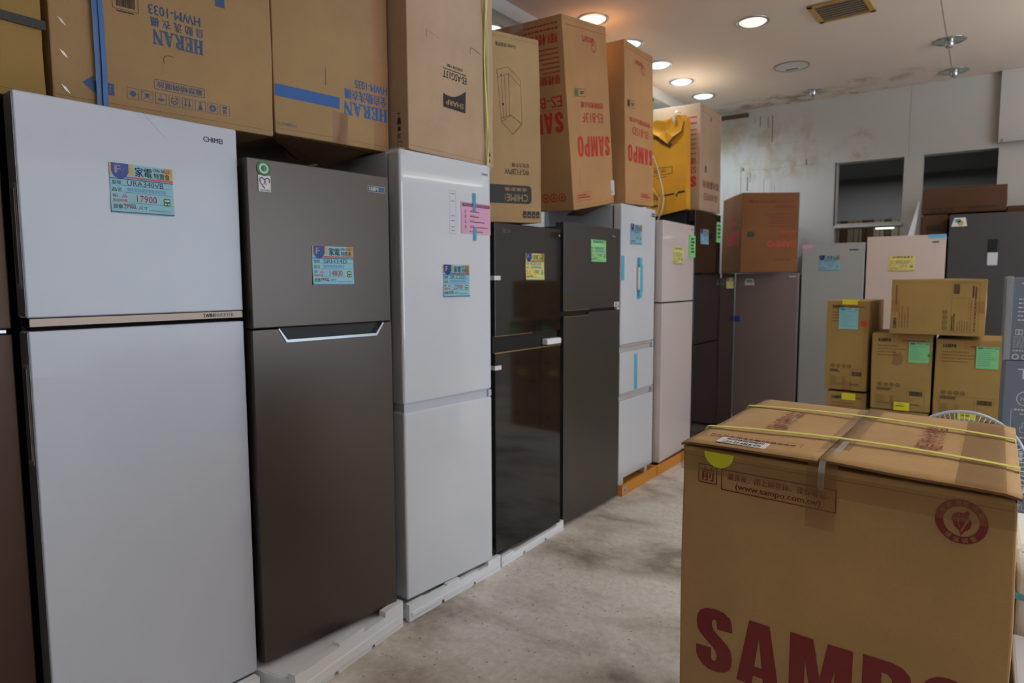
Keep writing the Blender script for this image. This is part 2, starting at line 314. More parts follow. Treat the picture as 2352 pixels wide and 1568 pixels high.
# ------------------------------------------------------------------ room
CZ = 3.0; YB = 6.74; XL = -2.9; XR = 4.5; YF = -3.5
def stain_mat(name, col, masks, amp=0.06, rough=0.85, tint=sr(142, 120, 84)):
    """painted plaster with damp stains inside ellipsoid zones (x,y,z,rx,ry,rz,strength,noise scale)"""
    m, nt, b = nmat(name); N = nt.nodes; L = nt.links
    geo = N.new('ShaderNodeTexCoord'); n0 = N.new('ShaderNodeTexNoise'); n0.inputs['Scale'].default_value = 1.2; n0.inputs['Detail'].default_value = 5
    L.new(geo.outputs['Object'], n0.inputs['Vector'])
    mr = N.new('ShaderNodeMapRange'); mr.inputs[3].default_value = 1-amp; mr.inputs[4].default_value = 1+amp; L.new(n0.outputs['Fac'], mr.inputs[0])
    mx = N.new('ShaderNodeMix'); mx.data_type = 'RGBA'; mx.blend_type = 'MULTIPLY'; mx.inputs[0].default_value = 1; mx.inputs[6].default_value = col; L.new(mr.outputs[0], mx.inputs[7])
    cur = mx.outputs[2]
    for (x, y, z, rx, ry, rz, st, ns, vs) in masks:
        mp = N.new('ShaderNodeMapping'); mp.vector_type = 'POINT'; mp.inputs['Location'].default_value = (-x/rx, -y/ry, -z/rz); mp.inputs['Scale'].default_value = (1/rx, 1/ry, 1/rz)
        L.new(geo.outputs['Object'], mp.inputs[0])
        ln = N.new('ShaderNodeVectorMath'); ln.operation = 'LENGTH'; L.new(mp.outputs[0], ln.inputs[0])
        nn = N.new('ShaderNodeTexNoise'); nn.inputs['Scale'].default_value = ns; nn.inputs['Detail'].default_value = 7; nn.inputs['Roughness'].default_value = 0.65
        mp2 = N.new('ShaderNodeMapping'); mp2.inputs['Scale'].default_value = (1, 1, vs); L.new(geo.outputs['Object'], mp2.inputs[0]); L.new(mp2.outputs[0], nn.inputs['Vector'])
        a = N.new('ShaderNodeMapRange'); a.inputs[1].default_value = 0.5; a.inputs[2].default_value = 1.0; a.inputs[3].default_value = 1; a.inputs[4].default_value = 0; L.new(ln.outputs['Value'], a.inputs[0])
        c = N.new('ShaderNodeMapRange'); c.inputs[1].default_value = 0.47; c.inputs[2].default_value = 0.60; c.inputs[3].default_value = 0; c.inputs[4].default_value = st; L.new(nn.outputs['Fac'], c.inputs[0])
        mu = N.new('ShaderNodeMath'); mu.operation = 'MULTIPLY'; L.new(a.outputs[0], mu.inputs[0]); L.new(c.outputs[0], mu.inputs[1])
        m2 = N.new('ShaderNodeMix'); m2.data_type = 'RGBA'; L.new(mu.outputs[0], m2.inputs[0]); L.new(cur, m2.inputs[6]); m2.inputs[7].default_value = tint; cur = m2.outputs[2]
    L.new(cur, b.inputs['Base Color']); b.inputs['Roughness'].default_value = rough; b.inputs['Specular IOR Level'].default_value = 0.2
    MATS[name] = m; return m
W_CEIL = stain_mat('ceiling_paint', sr(222, 207, 194), [(-1.6, 6.55, 3, 0.75, 0.24, 0.3, 0.75, 7, 1), (-0.75, 6.35, 3, 0.5, 0.22, 0.3, 0.45, 6, 1), (-1.2, 6.72, 3, 1.0, 0.07, 0.2, 0.7, 12, 1)])
W_WALL = stain_mat('back_wall_paint', sr(190, 187, 182), [(-1.95, 6.7, 2.72, 0.42, 0.4, 0.34, 0.55, 6, 0.6), (-1.5, 6.7, 2.6, 0.5, 0.4, 0.36, 0.42, 7, 0.5), (-0.98, 6.7, 2.55, 0.14, 0.4, 0.17, 0.7, 8, 1), (-1.75, 6.7, 2.43, 0.5, 0.4, 0.13, 0.6, 8, 1), (-1.9, 6.7, 2.2, 0.35, 0.4, 0.25, 0.35, 14, 0.15)], tint=sr(164, 142, 104))
W_PLAIN = plain('wall_paint', sr(204, 203, 200), 0.85, nz=0.03, nscale=2)

def floor_mat():
    m, nt, b = nmat('concrete_terrazzo'); N = nt.nodes; L = nt.links
    tc = N.new('ShaderNodeTexCoord')
    n1 = N.new('ShaderNodeTexNoise'); n1.inputs['Scale'].default_value = 1.6; n1.inputs['Detail'].default_value = 7; n1.inputs['Roughness'].default_value = 0.6; n1.inputs['Distortion'].default_value = 0.4
    mp = N.new('ShaderNodeMapping'); mp.inputs['Scale'].default_value = (1.0, 1.6, 1); mp.inputs['Rotation'].default_value = (0, 0, 0.5); mp.inputs['Location'].default_value = (3.1, 1.7, 0)
    L.new(tc.outputs['Object'], mp.inputs[0]); L.new(mp.outputs[0], n1.inputs['Vector'])
    r1 = N.new('ShaderNodeValToRGB'); e = r1.color_ramp.elements; e[0].position = 0.34; e[0].color = sr(152, 142, 132); e[1].position = 0.56; e[1].color = sr(234, 230, 220)
    x = r1.color_ramp.elements.new(0.45); x.color = sr(206, 198, 186)
    L.new(n1.outputs['Fac'], r1.inputs[0])
    n2 = N.new('ShaderNodeTexNoise'); n2.inputs['Scale'].default_value = 34; n2.inputs['Detail'].default_value = 6; n2.inputs['Roughness'].default_value = 0.7
    L.new(tc.outputs['Object'], n2.inputs['Vector'])
    r2 = N.new('ShaderNodeMapRange'); r2.inputs[1].default_value = 0.3; r2.inputs[2].default_value = 0.7; r2.inputs[3].default_value = 0.82; r2.inputs[4].default_value = 1.12; L.new(n2.outputs['Fac'], r2.inputs[0])
    mx = N.new('ShaderNodeMix'); mx.data_type = 'RGBA'; mx.blend_type = 'MULTIPLY'; mx.inputs[0].default_value = 1; L.new(r1.outputs[0], mx.inputs[6]); L.new(r2.outputs[0], mx.inputs[7])
    vo = N.new('ShaderNodeTexVoronoi'); vo.inputs['Scale'].default_value = 26; L.new(tc.outputs['Object'], vo.inputs['Vector'])
    r3 = N.new('ShaderNodeMapRange'); r3.inputs[1].default_value = 0.06; r3.inputs[2].default_value = 0.14; r3.inputs[3].default_value = 0.75; r3.inputs[4].default_value = 0; L.new(vo.outputs['Distance'], r3.inputs[0])
    m2 = N.new('ShaderNodeMix'); m2.data_type = 'RGBA'; L.new(r3.outputs[0], m2.inputs[0]); L.new(mx.outputs[2], m2.inputs[6]); m2.inputs[7].default_value = sr(92, 84, 76)
    bk = N.new('ShaderNodeTexBrick'); bk.offset = 0; bk.inputs['Scale'].default_value = 1; bk.inputs['Brick Width'].default_value = 0.6; bk.inputs['Row Height'].default_value = 0.6; bk.inputs['Mortar Size'].default_value = 0.003
    mb_ = N.new('ShaderNodeMapping'); mb_.inputs['Location'].default_value = (0.25, 0.1, 0); L.new(tc.outputs['Object'], mb_.inputs[0]); L.new(mb_.outputs[0], bk.inputs['Vector'])
    m3 = N.new('ShaderNodeMix'); m3.data_type = 'RGBA'; mf = N.new('ShaderNodeMath'); mf.operation = 'MULTIPLY'; mf.inputs[1].default_value = 0.35; L.new(bk.outputs['Fac'], mf.inputs[0])
    L.new(mf.outputs[0], m3.inputs[0]); L.new(m2.outputs[2], m3.inputs[6]); m3.inputs[7].default_value = sr(200, 194, 180)
    L.new(m3.outputs[2], b.inputs['Base Color']); b.inputs['Roughness'].default_value = 0.5; b.inputs['Specular IOR Level'].default_value = 0.35
    return m
b = MB(); b.box(XL-0.1, YF-0.1, -0.1, XR+0.1, YB+3.2, 0, floor_mat()); b.build('floor', kind='structure')
b = MB(); b.box(XL-0.1, YF-0.1, CZ, XR+0.1, YB+0.2, CZ+0.1, W_CEIL)
seam = plain('seam_line', sr(150, 138, 124), 0.9)
b.box(-0.303, 3.0, CZ-0.001, -0.299, 6.4, CZ+0.01, seam)
b.build('ceiling', kind='structure')
b = MB(); b.box(XL-0.1, YF, 0, XL, YB, CZ, W_PLAIN); b.build('wall_left', kind='structure')
b = MB(); b.box(XL, YF-0.1, 0, XR, YF, CZ, W_PLAIN); b.build('wall_front', kind='structure')
b = MB(); b.box(XL, -3.4, 2.912, -2.39, YB-0.002, CZ-0.001, W_PLAIN); b.build('trim_1', kind='structure')   # lowered ceiling border along the left wall
b = MB()   # right wall around the shop front glazing
b.box(XR, YF, 0, XR+0.1, YB, 0.3, W_PLAIN); b.box(XR, YF, 2.7, XR+0.1, YB, CZ, W_PLAIN); b.box(XR, 5.3, 0.3, XR+0.1, YB, 2.7, W_PLAIN); b.box(XR, YF, 0.3, XR+0.1, 1.3, 2.7, W_PLAIN)
b.build('wall_right', kind='structure')
b = MB(); al = plain('window_aluminium', sr(150, 150, 150), 0.4, 0.6)
for yy in (1.3, 3.27, 5.24): b.box(XR+0.02, yy, 0.3, XR+0.08, yy+0.06, 2.7, al)
b.box(XR+0.02, 1.3, 0.3, XR+0.08, 5.3, 0.36, al); b.box(XR+0.02, 1.3, 2.64, XR+0.08, 5.3, 2.7, al)
b.build('window_1', kind='structure')
b = MB()   # back wall with two openings and a low window under the first
T = 0.12
b.box(XL, YB, 0, -1.16, YB+T, CZ, W_WALL); b.box(-1.16, YB, 2.41, 0.03, YB+T, CZ, W_WALL); b.box(-0.63, YB, 0, -0.49, YB+T, 2.41, W_WALL)
b.box(-1.16, YB, 1.82, -0.63, YB+T, 1.86, W_WALL); b.box(-1.16, YB, 0, -0.63, YB+T, 1.1, W_WALL); b.box(-0.49, YB, 0, 0.03, YB+T, 1.1, W_WALL)
b.box(0.03, YB, 0, XR, YB+T, CZ, W_WALL)
drip = plain('drip_mark', sr(116, 108, 90), 0.9); joint = plain('panel_joint', sr(158, 152, 144), 0.9)
for (x, z0, z1, w_) in ((-1.735, 2.66, 2.915, .007), (-1.775, 2.80, 2.91, .005), (-1.85, 2.82, 2.92, .006), (-1.90, 2.86, 2.92, .004), (-2.02, 2.20, 2.46, .005), (-1.955, 2.22, 2.36, .012), (-1.93, 2.30, 2.40, .006), (-2.0, 2.42, 2.45, .02), (-1.80, 2.18, 2.33, .003), (-1.70, 2.14, 2.26, .003), (-1.42, 2.42, 2.47, .012)):
    b.box(x-w_/2, YB-0.0015, z0, x+w_/2, YB+.001, z1, drip)
b.box(-2.05, YB-0.001, 2.418, -1.35, YB+.001, 2.422, joint); b.box(-0.602, YB-0.001, 2.41, -0.598, YB+.001, 3.0, joint); b.box(-1.9, YB-0.001, 2.64, -1.5, YB+.001, 2.643, joint)
b.build('wall_back', kind='structure')
b = MB(); b.box(0.02, YB-0.06, 2.44, XR, YB-0.002, CZ-0.002, W_WALL); b.box(0.05, YB-0.075, 2.44, XR, YB-0.061, 2.465, W_WALL); b.build('trim_2', kind='structure')
dk = plain('frame_dark_gap', sr(60, 56, 50), 0.7)
b = MB()
for (x0, x1, z0, z1) in ((-1.165, -0.625, 1.845, 2.415),):
    b.box(x0-0.006, YB-0.006, z0, x0+0.004, YB-0.001, z1, dk); b.box(x0, YB-0.012, z0-0.02, x1, YB-0.001, z0-0.005, W_PLAIN)
b.build('trim_3', kind='structure')
b = MB(); b.box(-2.39, YB-0.03, 2.93, -1.96, YB-0.002, 2.965, plain('damp_black', sr(92, 70, 46), 0.9, nz=0.3, nscale=40)); b.build('trim_4', kind='structure')
W_ROOM = plain('back_room_paint', sr(150, 150, 148), 0.9)
b = MB()   # the dim room seen through the openings
b.box(-3, YB+T, 2.5, 1.5, 9.9, 2.6, W_ROOM); b.box(-3, 8.6, 0, 1.5, 8.7, 2.5, W_ROOM); b.box(-3.0, YB+T, 0, -2.9, 8.6, 2.5, W_ROOM); b.box(1.0, YB+T, 0, 1.1, 8.6, 2.5, plain('back_room_blue', sr(16, 60, 88), 0.8))
b.build('wall_back_room', kind='structure')
b = MB(); sl = plain('slat_beige', sr(190, 180, 156), 0.8); sl2 = plain('slat_brown', sr(110, 92, 70), 0.8)
rnd = random.Random(4); x = -1.3
while x < -0.5:
    w = 0.02+0.05*rnd.random(); b.box(x, 7.30, 1.0, x+w-0.006, 7.33, 1.93, sl if rnd.random() < 0.72 else sl2); x += w
b.box(-1.35, 7.335, 1.0, -0.5, 7.36, 1.93, sl2)
b.build('slatted_partition', label='beige slatted partition seen through the low window in the back wall', cat='partition')
t = thing('tube_light', 'small lit fluorescent tube behind the low window in the back wall', 'lamp', (-0.80, 7.15, 1.84))
b = MB(); b.tube([(-0.075, 0, 0), (0.075, 0, 0)], 0.014, emissive('tube_glow', (0.85, 1, 0.9, 1), 2.2), 12); b.build('tube', t)
b = MB(); b.box(-0.09, -0.015, 0.014, 0.09, 0.02, 0.035, INK_WHT); b.build('fitting', t)

area_light('back_room_fill', (-0.8, 7.9, 2.45), (0, 0, 0), 1.6, 0.5, 6, (0.95, 0.97, 1.0))  # added fill without a fitting, keeps the room behind the openings from going black

# ceiling fixtures
G_COOL = emissive('lamp_cool', (0.70, 0.92, 1.0, 1), 1.3); G_WARM = emissive('lamp_warm', (1.0, 0.84, 0.64, 1), 1.3); M_REFL = plain('lamp_reflector', sr(190, 192, 190), 0.15, 0.9)
def downlight(x, y, kind, label, group=None, z=CZ, power=14, r=0.085):
    t = thing('downlight', label, 'ceiling light', (x, y, z), group=group)
    b = MB(); n = 28
    prof = [(r+0.018, -0.001), (r+0.016, -0.006), (r+0.002, -0.008), (r-0.002, -0.004)]
    def lathe(prof, m, smooth=True):
        rings = [[b.av((q*math.cos(2*PI*k/n), q*math.sin(2*PI*k/n), zz)) for k in range(n)] for q, zz in prof]
        for A, B_ in zip(rings[:-1], rings[1:]):
            for k in range(n): b.af([A[k], A[(k+1) % n], B_[(k+1) % n], B_[k]], m, smooth)
        return rings
    lathe(prof, M_CHROME2 if kind != 'off' else M_REFL); b.build('rim', t)
    b = MB()
    if kind == 'off':
        rg = lathe([(r-0.002, -0.004), (r*0.75, -0.006), (r*0.35, -0.003)], M_REFL); b.af(rg[-1], M_REFL); b.build('reflector', t)
        b = MB(); rg = lathe([(0.030, -0.004), (0.030, -0.035), (0.018, -0.05)], M_REFL); b.af(rg[-1], M_REFL); b.build('bulb', t)
    else:
        g = G_COOL if kind == 'cool' else G_WARM
        rg = lathe([(r-0.002, -0.004), (r*0.8, -0.014), (r*0.3, -0.02)], g); b.af(rg[-1], g); b.build('diffuser', t)
        l = bpy.data.lights.new('lamp_glow', 'SPOT'); l.energy = power; l.spot_size = math.radians(165); l.spot_blend = 0.8; l.shadow_soft_size = 0.06
        l.color = (0.72, 0.88, 1.0) if kind == 'cool' else (1.0, 0.84, 0.66)
        o = bpy.data.objects.new('lamp_glow', l); COL.objects.link(o); o.parent = t; o.location = (0, 0, -0.05)
    return t
CL = 'lit cool white downlights along the left side of the ceiling'
downlight(-2.12, 4.40, 'cool', 'lit cool downlight nearest the tall carton tops, nearest of the four cool ones', CL)
downlight(-2.13, 4.95, 'cool', 'lit cool downlight, second nearest of the four beside the left ceiling edge', CL)
downlight(-2.15, 5.47, 'cool', 'lit cool downlight, third of the four beside the left ceiling edge', CL, power=34)
downlight(-2.15, 6.00, 'cool', 'lit cool downlight farthest of the row, above the yellow wrapped carton', CL, power=46)
downlight(-2.11, 3.86, 'warm', 'lit warm downlight half hidden behind the tallest red printed carton', power=8)
downlight(-1.30, 4.50, 'warm', 'lit warm downlight alone in the middle of the ceiling left of the vent', power=10)
downlight(-2.60, 3.42, 'cool', 'bright cool downlight in the lowered ceiling border at far left', z=2.912, power=12)
downlight(-0.29, 5.65, 'off', 'unlit chrome downlight on the ceiling at right, nearer of the two')
downlight(-0.29, 6.48, 'off', 'unlit chrome downlight on the ceiling at right, beside the back wall')
downlight(-1.32, 6.41, 'off', 'unlit downlight beside the brown damp stain near the back wall', r=0.06)
for (x, y, k) in ((-1.3, 2.3, 'cool'), (0.3, 3.4, 'cool'), (0.3, 2.3, 'warm'), (1.9, 4.6, 'cool'), (1.9, 3.0, 'cool'), (1.9, 1.6, 'warm')):
    downlight(x, y, k, 'lit downlight in the ceiling grid outside the picture', 'downlights outside the picture', power=9)
def hanging_tube(x, y):
    """suspended fluorescent fitting shining up and down"""
    t = thing('hanging_tube_light', 'suspended fluorescent tube over the right half of the shop', 'lamp', (x, y, 2.45), group='suspended tubes outside the picture')
    b = MB(); b.tube([(0, -.6, 0), (0, .6, 0)], .016, G_WARM, 12); b.build('tube', t)
    for q in (-.6, .6):
        b = MB(); b.box(-.02, q-.02, -.025, .02, q+.02, .03, INK_WHT); b.tube([(0, q, .03), (0, q, .55)], .003, INK_WHT, 6); b.build('hanger', t)
    for up in (0, 1):
        l = bpy.data.lights.new('tube_glow', 'AREA'); l.shape = 'RECTANGLE'; l.size = .06; l.size_y = 1.1; l.energy = TUBE_W[up]; l.color = (0.98, 0.97, 0.98)
        o = bpy.data.objects.new('tube_glow', l); COL.objects.link(o); o.parent = t; o.location = (0, 0, .03 if up else -.03); o.rotation_euler = (PI if up else 0, 0, 0)
TUBE_W = (2, 52)
for x, y in ((1.7, 1.0), (1.6, 5.0), (3.2, 1.5)): hanging_tube(x, y)
t = thing('ceiling_vent', 'yellow framed slotted air vent in the ceiling', 'vent', (-0.80, 4.60, CZ), -3)
b = MB(); VY = plain('vent_yellow', sr(176, 140, 70), 0.6)
w_, h_ = 0.16, 0.16
for a in ((-w_, -h_, w_, -h_+0.028), (-w_, h_-0.028, w_, h_), (-w_, -h_, -w_+0.028, h_), (w_-0.028, -h_, w_, h_)): b.box(a[0], a[1], -0.012, a[2], a[3], -0.001, VY)
b.build('frame', t)
b = MB(); VS = plain('vent_slat', sr(120, 104, 88), 0.6)
for i in range(7): b.box(-w_+0.03, -h_+0.034+i*0.038, -0.009, w_-0.03, -h_+0.056+i*0.038, -0.002, VS)
b.build('slats', t)
b = MB(); b.box(-w_+0.02, -h_+0.02, -0.0015, w_-0.02, h_-0.02, -0.0008, M_GASKET); b.build('backing', t)
b = MB(); seg = 40
pts = [(0.125*math.cos(2*PI*i/seg), 0.125*math.sin(2*PI*i/seg), -0.003) for i in range(seg)]
b.tube(pts, 0.004, plain('cover_edge', sr(126, 116, 104), 0.8), 6, closed=True)
b.box(-0.06, 0.06, -0.006, 0.03, 0.075, -0.002, M_GASKET)
n = 32; rg = [b.av((0.122*math.cos(2*PI*i/n), 0.122*math.sin(2*PI*i/n), -0.0035)) for i in range(n)]; b.af(rg[::-1], W_PLAIN)
b.build('ceiling_cover', loc=(-1.31, 5.59, CZ), label='round blanked off cover plate in the ceiling with a dark slit', cat='ceiling cover')

# ------------------------------------------------------------------ price cards
def price_tag(par, rect, model, price, style='blue', y=-0.0, orig='29900', label='pale blue price card'):
    """par: fridge empty; rect on the door face (u0,v0,u1,v1)"""
    u0, v0, u1, v1 = rect; W = u1-u0; H = v1-v0
    b = MB(lambda p: (p.x, p.y-0.004*((p.z-v0)/H-0.5)**2*(1 if (p.z-v0)/H < 0.5 else 0)*4*0.8, p.z)); b.eps = 0.0006
    b.face('front', 1, 1, 1, off=0.0016)
    base = {'blue': P_BLUE, 'green': P_GREEN, 'yellow': P_YEL, 'amber': P_YEL2}[style.split('_')[0]]
    X = lambda a: u0+W*a; Z = lambda a: v1-H*a
    b.rect(u0, v0, u1, v1, base, 0, cell=0.03)
    b.rect(u0, v0, u1, v1, base, -2.5, cell=0.03)
    small = style.endswith('s')
    if 'plain' in style:
        b.text('家電特賣會', (X(.14), Z(.17), X(.82), Z(.05)), C_NAVY, bold=0.02); b.text('!', (X(.86), Z(.2), X(.91), Z(.04)), C_REDL, bold=0.03)
        if 'green' in style: b.frame(u0, v0, u1, v1, W*.02, C_GRN)
    else:
        b.rect(X(0), Z(.25), X(.03), Z(0), C_GOLD); b.rect(X(.28), Z(.22), X(.36), Z(0), C_GOLD)
        b.poly([[(X(.03), Z(0)), (X(.03), Z(.16)), (X(.06), Z(.26)), (X(.16), Z(.33)), (X(.25), Z(.27)), (X(.29), Z(.17)), (X(.29), Z(0))]], C_NAVY, 2)
        b.text('F', (X(.075), Z(.20), X(.165), Z(.045)), INK_WHT, bold=0.05, lift=4); b.text('y', (X(.15), Z(.24), X(.23), Z(.10)), C_TEAL, bold=0.01, lift=3)
        b.text('家電', (X(.39), Z(.235), X(.66), Z(.04)), INK_BLK, bold=0.01, lift=2); b.text('特賣會', (X(.69), Z(.245), X(.95), Z(.12)), INK_BLK, lift=2)
        b.rect(X(.86), Z(.26), X(1), Z(0.0), C_GOLD, 1); b.text('ON SALE!', (X(.68), Z(.10), X(.97), Z(.03)), C_REDL, bold=0.01, lift=2)
        b.rect(X(.26), Z(.285), X(1), Z(.255), C_REDL, 2); b.rect(X(0), Z(.32), X(1), Z(.30), C_DBLUE, 1.5)
    b.text('型號', (X(.03), Z(.43), X(.17), Z(.35)), INK_BLK); b.text('品名', (X(.03), Z(.57), X(.17), Z(.49)), INK_BLK)
    b.text('新  品', (X(.03), Z(.69), X(.25), Z(.62)), C_REDL, bold=0.01); b.text('驚爆特價', (X(.03), Z(.78), X(.25), Z(.72)), C_REDL)
    b.text('原價', (X(.03), Z(.92), X(.17), Z(.83)), INK_BLK, bold=0.01); b.text('尺寸', (X(.42), Z(.92), X(.56), Z(.84)), INK_BLK)
    for a, zz in ((.19, .44), (.19, .58), (.27, .79)): b.rect(X(a), Z(zz), X(.96), Z(zz-.006), C_HAND)
    b.text(model, (X(.26), Z(.435), X(.84), Z(.33)), C_HAND); b.dashes((X(.26), Z(.565), X(.92), Z(.48)), C_HANDB, 1, seed=len(model), fill=0.8)
    b.text(price, (X(.40), Z(.76), X(.72), Z(.62)), C_REDL, bold=0.004); b.text(orig, (X(.19), Z(.91), X(.37), Z(.81)), INK_BLK); b.line([(X(.18), Z(.83)), (X(.40), Z(.90))], H*.012, C_REDL, 2)
    b.dashes((X(.58), Z(.93), X(.96), Z(.91)), C_HAND, 1, seed=3)
    b.poly([stadium(X(.83), Z(.80), X(.94), Z(.64), H*.02, 3)], C_GRN); b.rect(X(.845), Z(.70), X(.925), Z(.67), P_WHT, 2); b.disc(X(.862), Z(.76), H*.018, P_WHT, 2, 10); b.disc(X(.91), Z(.76), H*.018, P_WHT, 2, 10)
    b.rect(X(0), Z(.995), X(1), Z(.975), C_DBLUE)
    return b.build('price_tag', par, loc=(0, y, 0), label=label)

# ------------------------------------------------------------------ refrigerators
def fridge(label, pos, yaw, w, d, h, name='refrigerator', group=None):
    return thing(name, label, 'refrigerator', pos, yaw, group=group)
def cabinet(t, w, d, h, m, dt=0.055, drop=0.012, z0=0.0, inset=0.004):
    b = MB(); b.box(inset, dt+0.008, z0+0.02, w-inset, d, h-drop, m, 0.006)
    b.box(0.02, dt-0.012, z0+0.03, w-0.02, dt+0.010, h-drop-0.01, M_GASKET)           # door seal
    b.box(w-0.09, dt*0.4, h-drop, w-0.03, dt+0.06, h-drop+0.004, m, 0.001)     # hinge cover
    for xx in (0.05, w-0.09): b.box(xx, dt+0.03, z0, xx+0.04, dt+0.07, z0+0.022, M_BLACK); b.box(xx, d-0.07, z0, xx+0.04, d-0.03, z0+0.022, M_BLACK)
    return b.build('cabinet', t)
def door(t, x0, z0, x1, z1, m, dt=0.055, bev=0.004, name='door', extra=None, label=None):
    b = MB(); b.box(x0, 0, z0, x1, dt, z1, m, bev, 3)
    b.face('front', 1, 1, 1)
    if extra: extra(b)
    return b.build(name, t, label=label)

# F0 brown fridge at the left edge
t = fridge('brown refrigerator cropped by the left edge of the photo', (-2.0, 0.05, 0.05), 90, .585, .6, 1.77)
cabinet(t, .585, .62, 1.77, M_DARKB); door(t, 0, 1.185, .585, 1.77, M_BROWN); door(t, 0, 0.03, .585, 1.172, M_BROWN)
b = MB(); b.box(.50, .005, 1.173, .575, .05, 1.184, M_CHROME2, 0.002); b.build('hinge', t)

# F1 white two door
t = fridge('large white two door refrigerator nearest the camera with chrome strip and blue price card', (-1.941, .649, .066), 86.8, .573, .6, 1.752)
cabinet(t, .573, .62, 1.752, M_DARKB, 0.065)
def side_trim(b, z0, z1, za, zb):
    b.box(-0.0015, 0.004, z0+0.004, 0.001, 0.064, z1-0.004, M_TRIM)
    b.prism([[(-0.003, za), (-0.0012, za), (-0.0012, zb), (-0.003, zb)]], 0.014, 0.05, M_HANDLE)
    b.prism([[(-0.0045, za+.012), (-0.003, za+.012), (-0.003, zb-.012), (-0.0045, zb-.012)]], 0.022, 0.044, M_CHROME2)
b = MB(); b.box(0, 0, 1.1965, .573, .065, 1.752, M_WHITE, .004, 3); b.face('front', 1, 1, 1); b.text('CHIMEI', (.468, 1.701, .527, 1.716), INK_BLK, bold=0.01)
b.line([(0.30, 1.751), (0.36, 1.69)], 0.0006, M_TRIM)
up = b.build('door', t)
b = MB(); side_trim(b, 1.1965, 1.752, 1.27, 1.53); b.build('handle', up)
b = MB(); b.box(0.002, -0.0015, 1.173, .571, .05, 1.196, M_CHROME, 0.002); b.face('front', 1, 1, 1, off=0.0015); b.text('TWIN', (.443, 1.179, .476, 1.190), INK_BLK, bold=0.01); b.text('INVERTER', (.478, 1.179, .540, 1.190), M_TRIM); b.build('chrome_strip', t, label='chrome strip along the foot of the upper door')
b = MB(); b.box(0, 0, 0, .573, .065, 1.163, M_WHITE, .004, 3); lo = b.build('door', t)
b = MB(); side_trim(b, 0, 1.163, .82, 1.08); b.build('handle', lo)
price_tag(t, (.206, 1.474, .372, 1.606), 'URA340VB', '17900', label='pale blue price card with red 17900')

# F2 brown grey steel
t = fridge('brownish grey steel two door refrigerator with round green sticker, second from left', (-1.876, 1.23, .10), 84.52, .551, .6, 1.636)
cabinet(t, .551, .62, 1.636, M_DARKB, 0.06, 0.02)
def ex(b):
    b.poly([stadium(.456, 1.574, .532, 1.596, .002, 2)], INK_WHT); b.rect(.4575, 1.5755, .507, 1.5945, INK_BLK, 2); b.rect(.507, 1.5755, .5305, 1.5945, C_DBLUE, 2); b.glyphs('SAMPO', (.460, 1.578, .502, 1.592), INK_WHT, lift=3)
    b.rect(.036, 1.534, .078, 1.585, P_WHT, 2); b.disc(.056, 1.606, .0235, P_WHT, 2)
    b.ring(.056, 1.606, .0235, .016, C_GRN, 3); b.disc(.056, 1.606, .010, C_GRN, 3, 14); b.line([(.056, 1.596), (.060, 1.616)], .003, C_TEAL, 4)
    b.line([(.057, 1.544), (.042, 1.562), (.041, 1.573), (.048, 1.578), (.057, 1.571), (.066, 1.578), (.074, 1.572), (.072, 1.562)], .0032, C_NAVY, 3); b.line([(.054, 1.556), (.059, 1.57), (.062, 1.556)], .003, C_REDL, 3)
    b.text('熱水瓶', (.042, 1.536, .074, 1.5415), INK_BLK, lift=3)
door(t, 0, 1.103, .551, 1.636, M_STEEL, extra=ex)
lo = MB(); lo.prism([[(0, 0), (.551, 0), (.551, 1.098), (.512, 1.098), (.480, 1.058), (.116, 1.058), (.089, 1.098), (0, 1.098)]], 0, .055, M_STEEL); lo.build('door', t)
b = MB(); b.box(.085, .018, 1.050, .518, .056, 1.10, M_BLACK)
for P_ in ([(.087, 1.098), (.089, 1.101), (.118, 1.062), (.478, 1.062), (.509, 1.101), (.514, 1.098), (.481, 1.053), (.115, 1.053)],):
    b.prism([P_], -0.003, .022, M_CHROME2)
b.build('handle', t, label='silver lip of the recessed handle')
price_tag(t, (.220, 1.240, .385, 1.372), 'SRH34D', '14800', label='pale blue price card with red 14800', orig='19900')

# F3 white bottom freezer
t = fridge('tall glossy white refrigerator with a pink notice taped to its upper door', (-1.836, 1.852, .07), 85.8, .521, .6, 1.785)
cabinet(t, .521, .62, 1.79, M_WSIDE, 0.075, 0.008)
def ex(b):
    b.glyphs('SAMPO', (.460, 1.738, .500, 1.747), M_TRIM); b.frame(.262, 1.478, .300, 1.654, .0008, M_TRIM)
    for z in (1.64, 1.61, 1.55, 1.53, 1.505, 1.49): b.rect(.270, z, .292, z+.0025, M_TRIM)
door(t, 0, .797, .521, 1.785, M_WHITE2, .075, .012, extra=ex)
door(t, 0, 0, .521, .765, M_WHITE2, .075, .010)
b = MB(); b.box(.01, .012, .760, .50, .07, .798, M_WSIDE); b.box(.50, .002, .766, .519, .07, .796, M_WHITE, .002); b.build('handle', t, label='white recessed grip between the doors')
b = MB(); b.face('front', 1, 1, 1, off=.001); b.rect(.330, 1.483, .515, 1.615, P_PINK); b.box(.330, -.0018, 1.483, .515, -.0005, 1.615, P_PINK); b.eps = 0.002
b.rect(.336, 1.596, .511, 1.610, plain('pink_header', sr(140, 90, 120), .6)); b.text('聲寶 注意事項', (.345, 1.599, .47, 1.607), P_PINK, lift=1.5, bold=0.01)
for i, z in enumerate((1.573, 1.552, 1.530, 1.508)): b.dashes((.385, z, .385+.055+.035*(i > 1)+.02*(i > 2), z+.005), INK_BLK, 1, seed=i, ragged=0); b.dashes((.385, z+.007, .41, z+.0095), INK_BLK, 1, seed=i+9, ragged=0); b.dashes((.35, z-.005, .362, z+.009), M_TRIM, 3, seed=i+4)
b.dashes((.38, 1.490, .50, 1.494), INK_BLK, 1, seed=2)
nt_ = b.build('notice', t, label='pink paper notice')
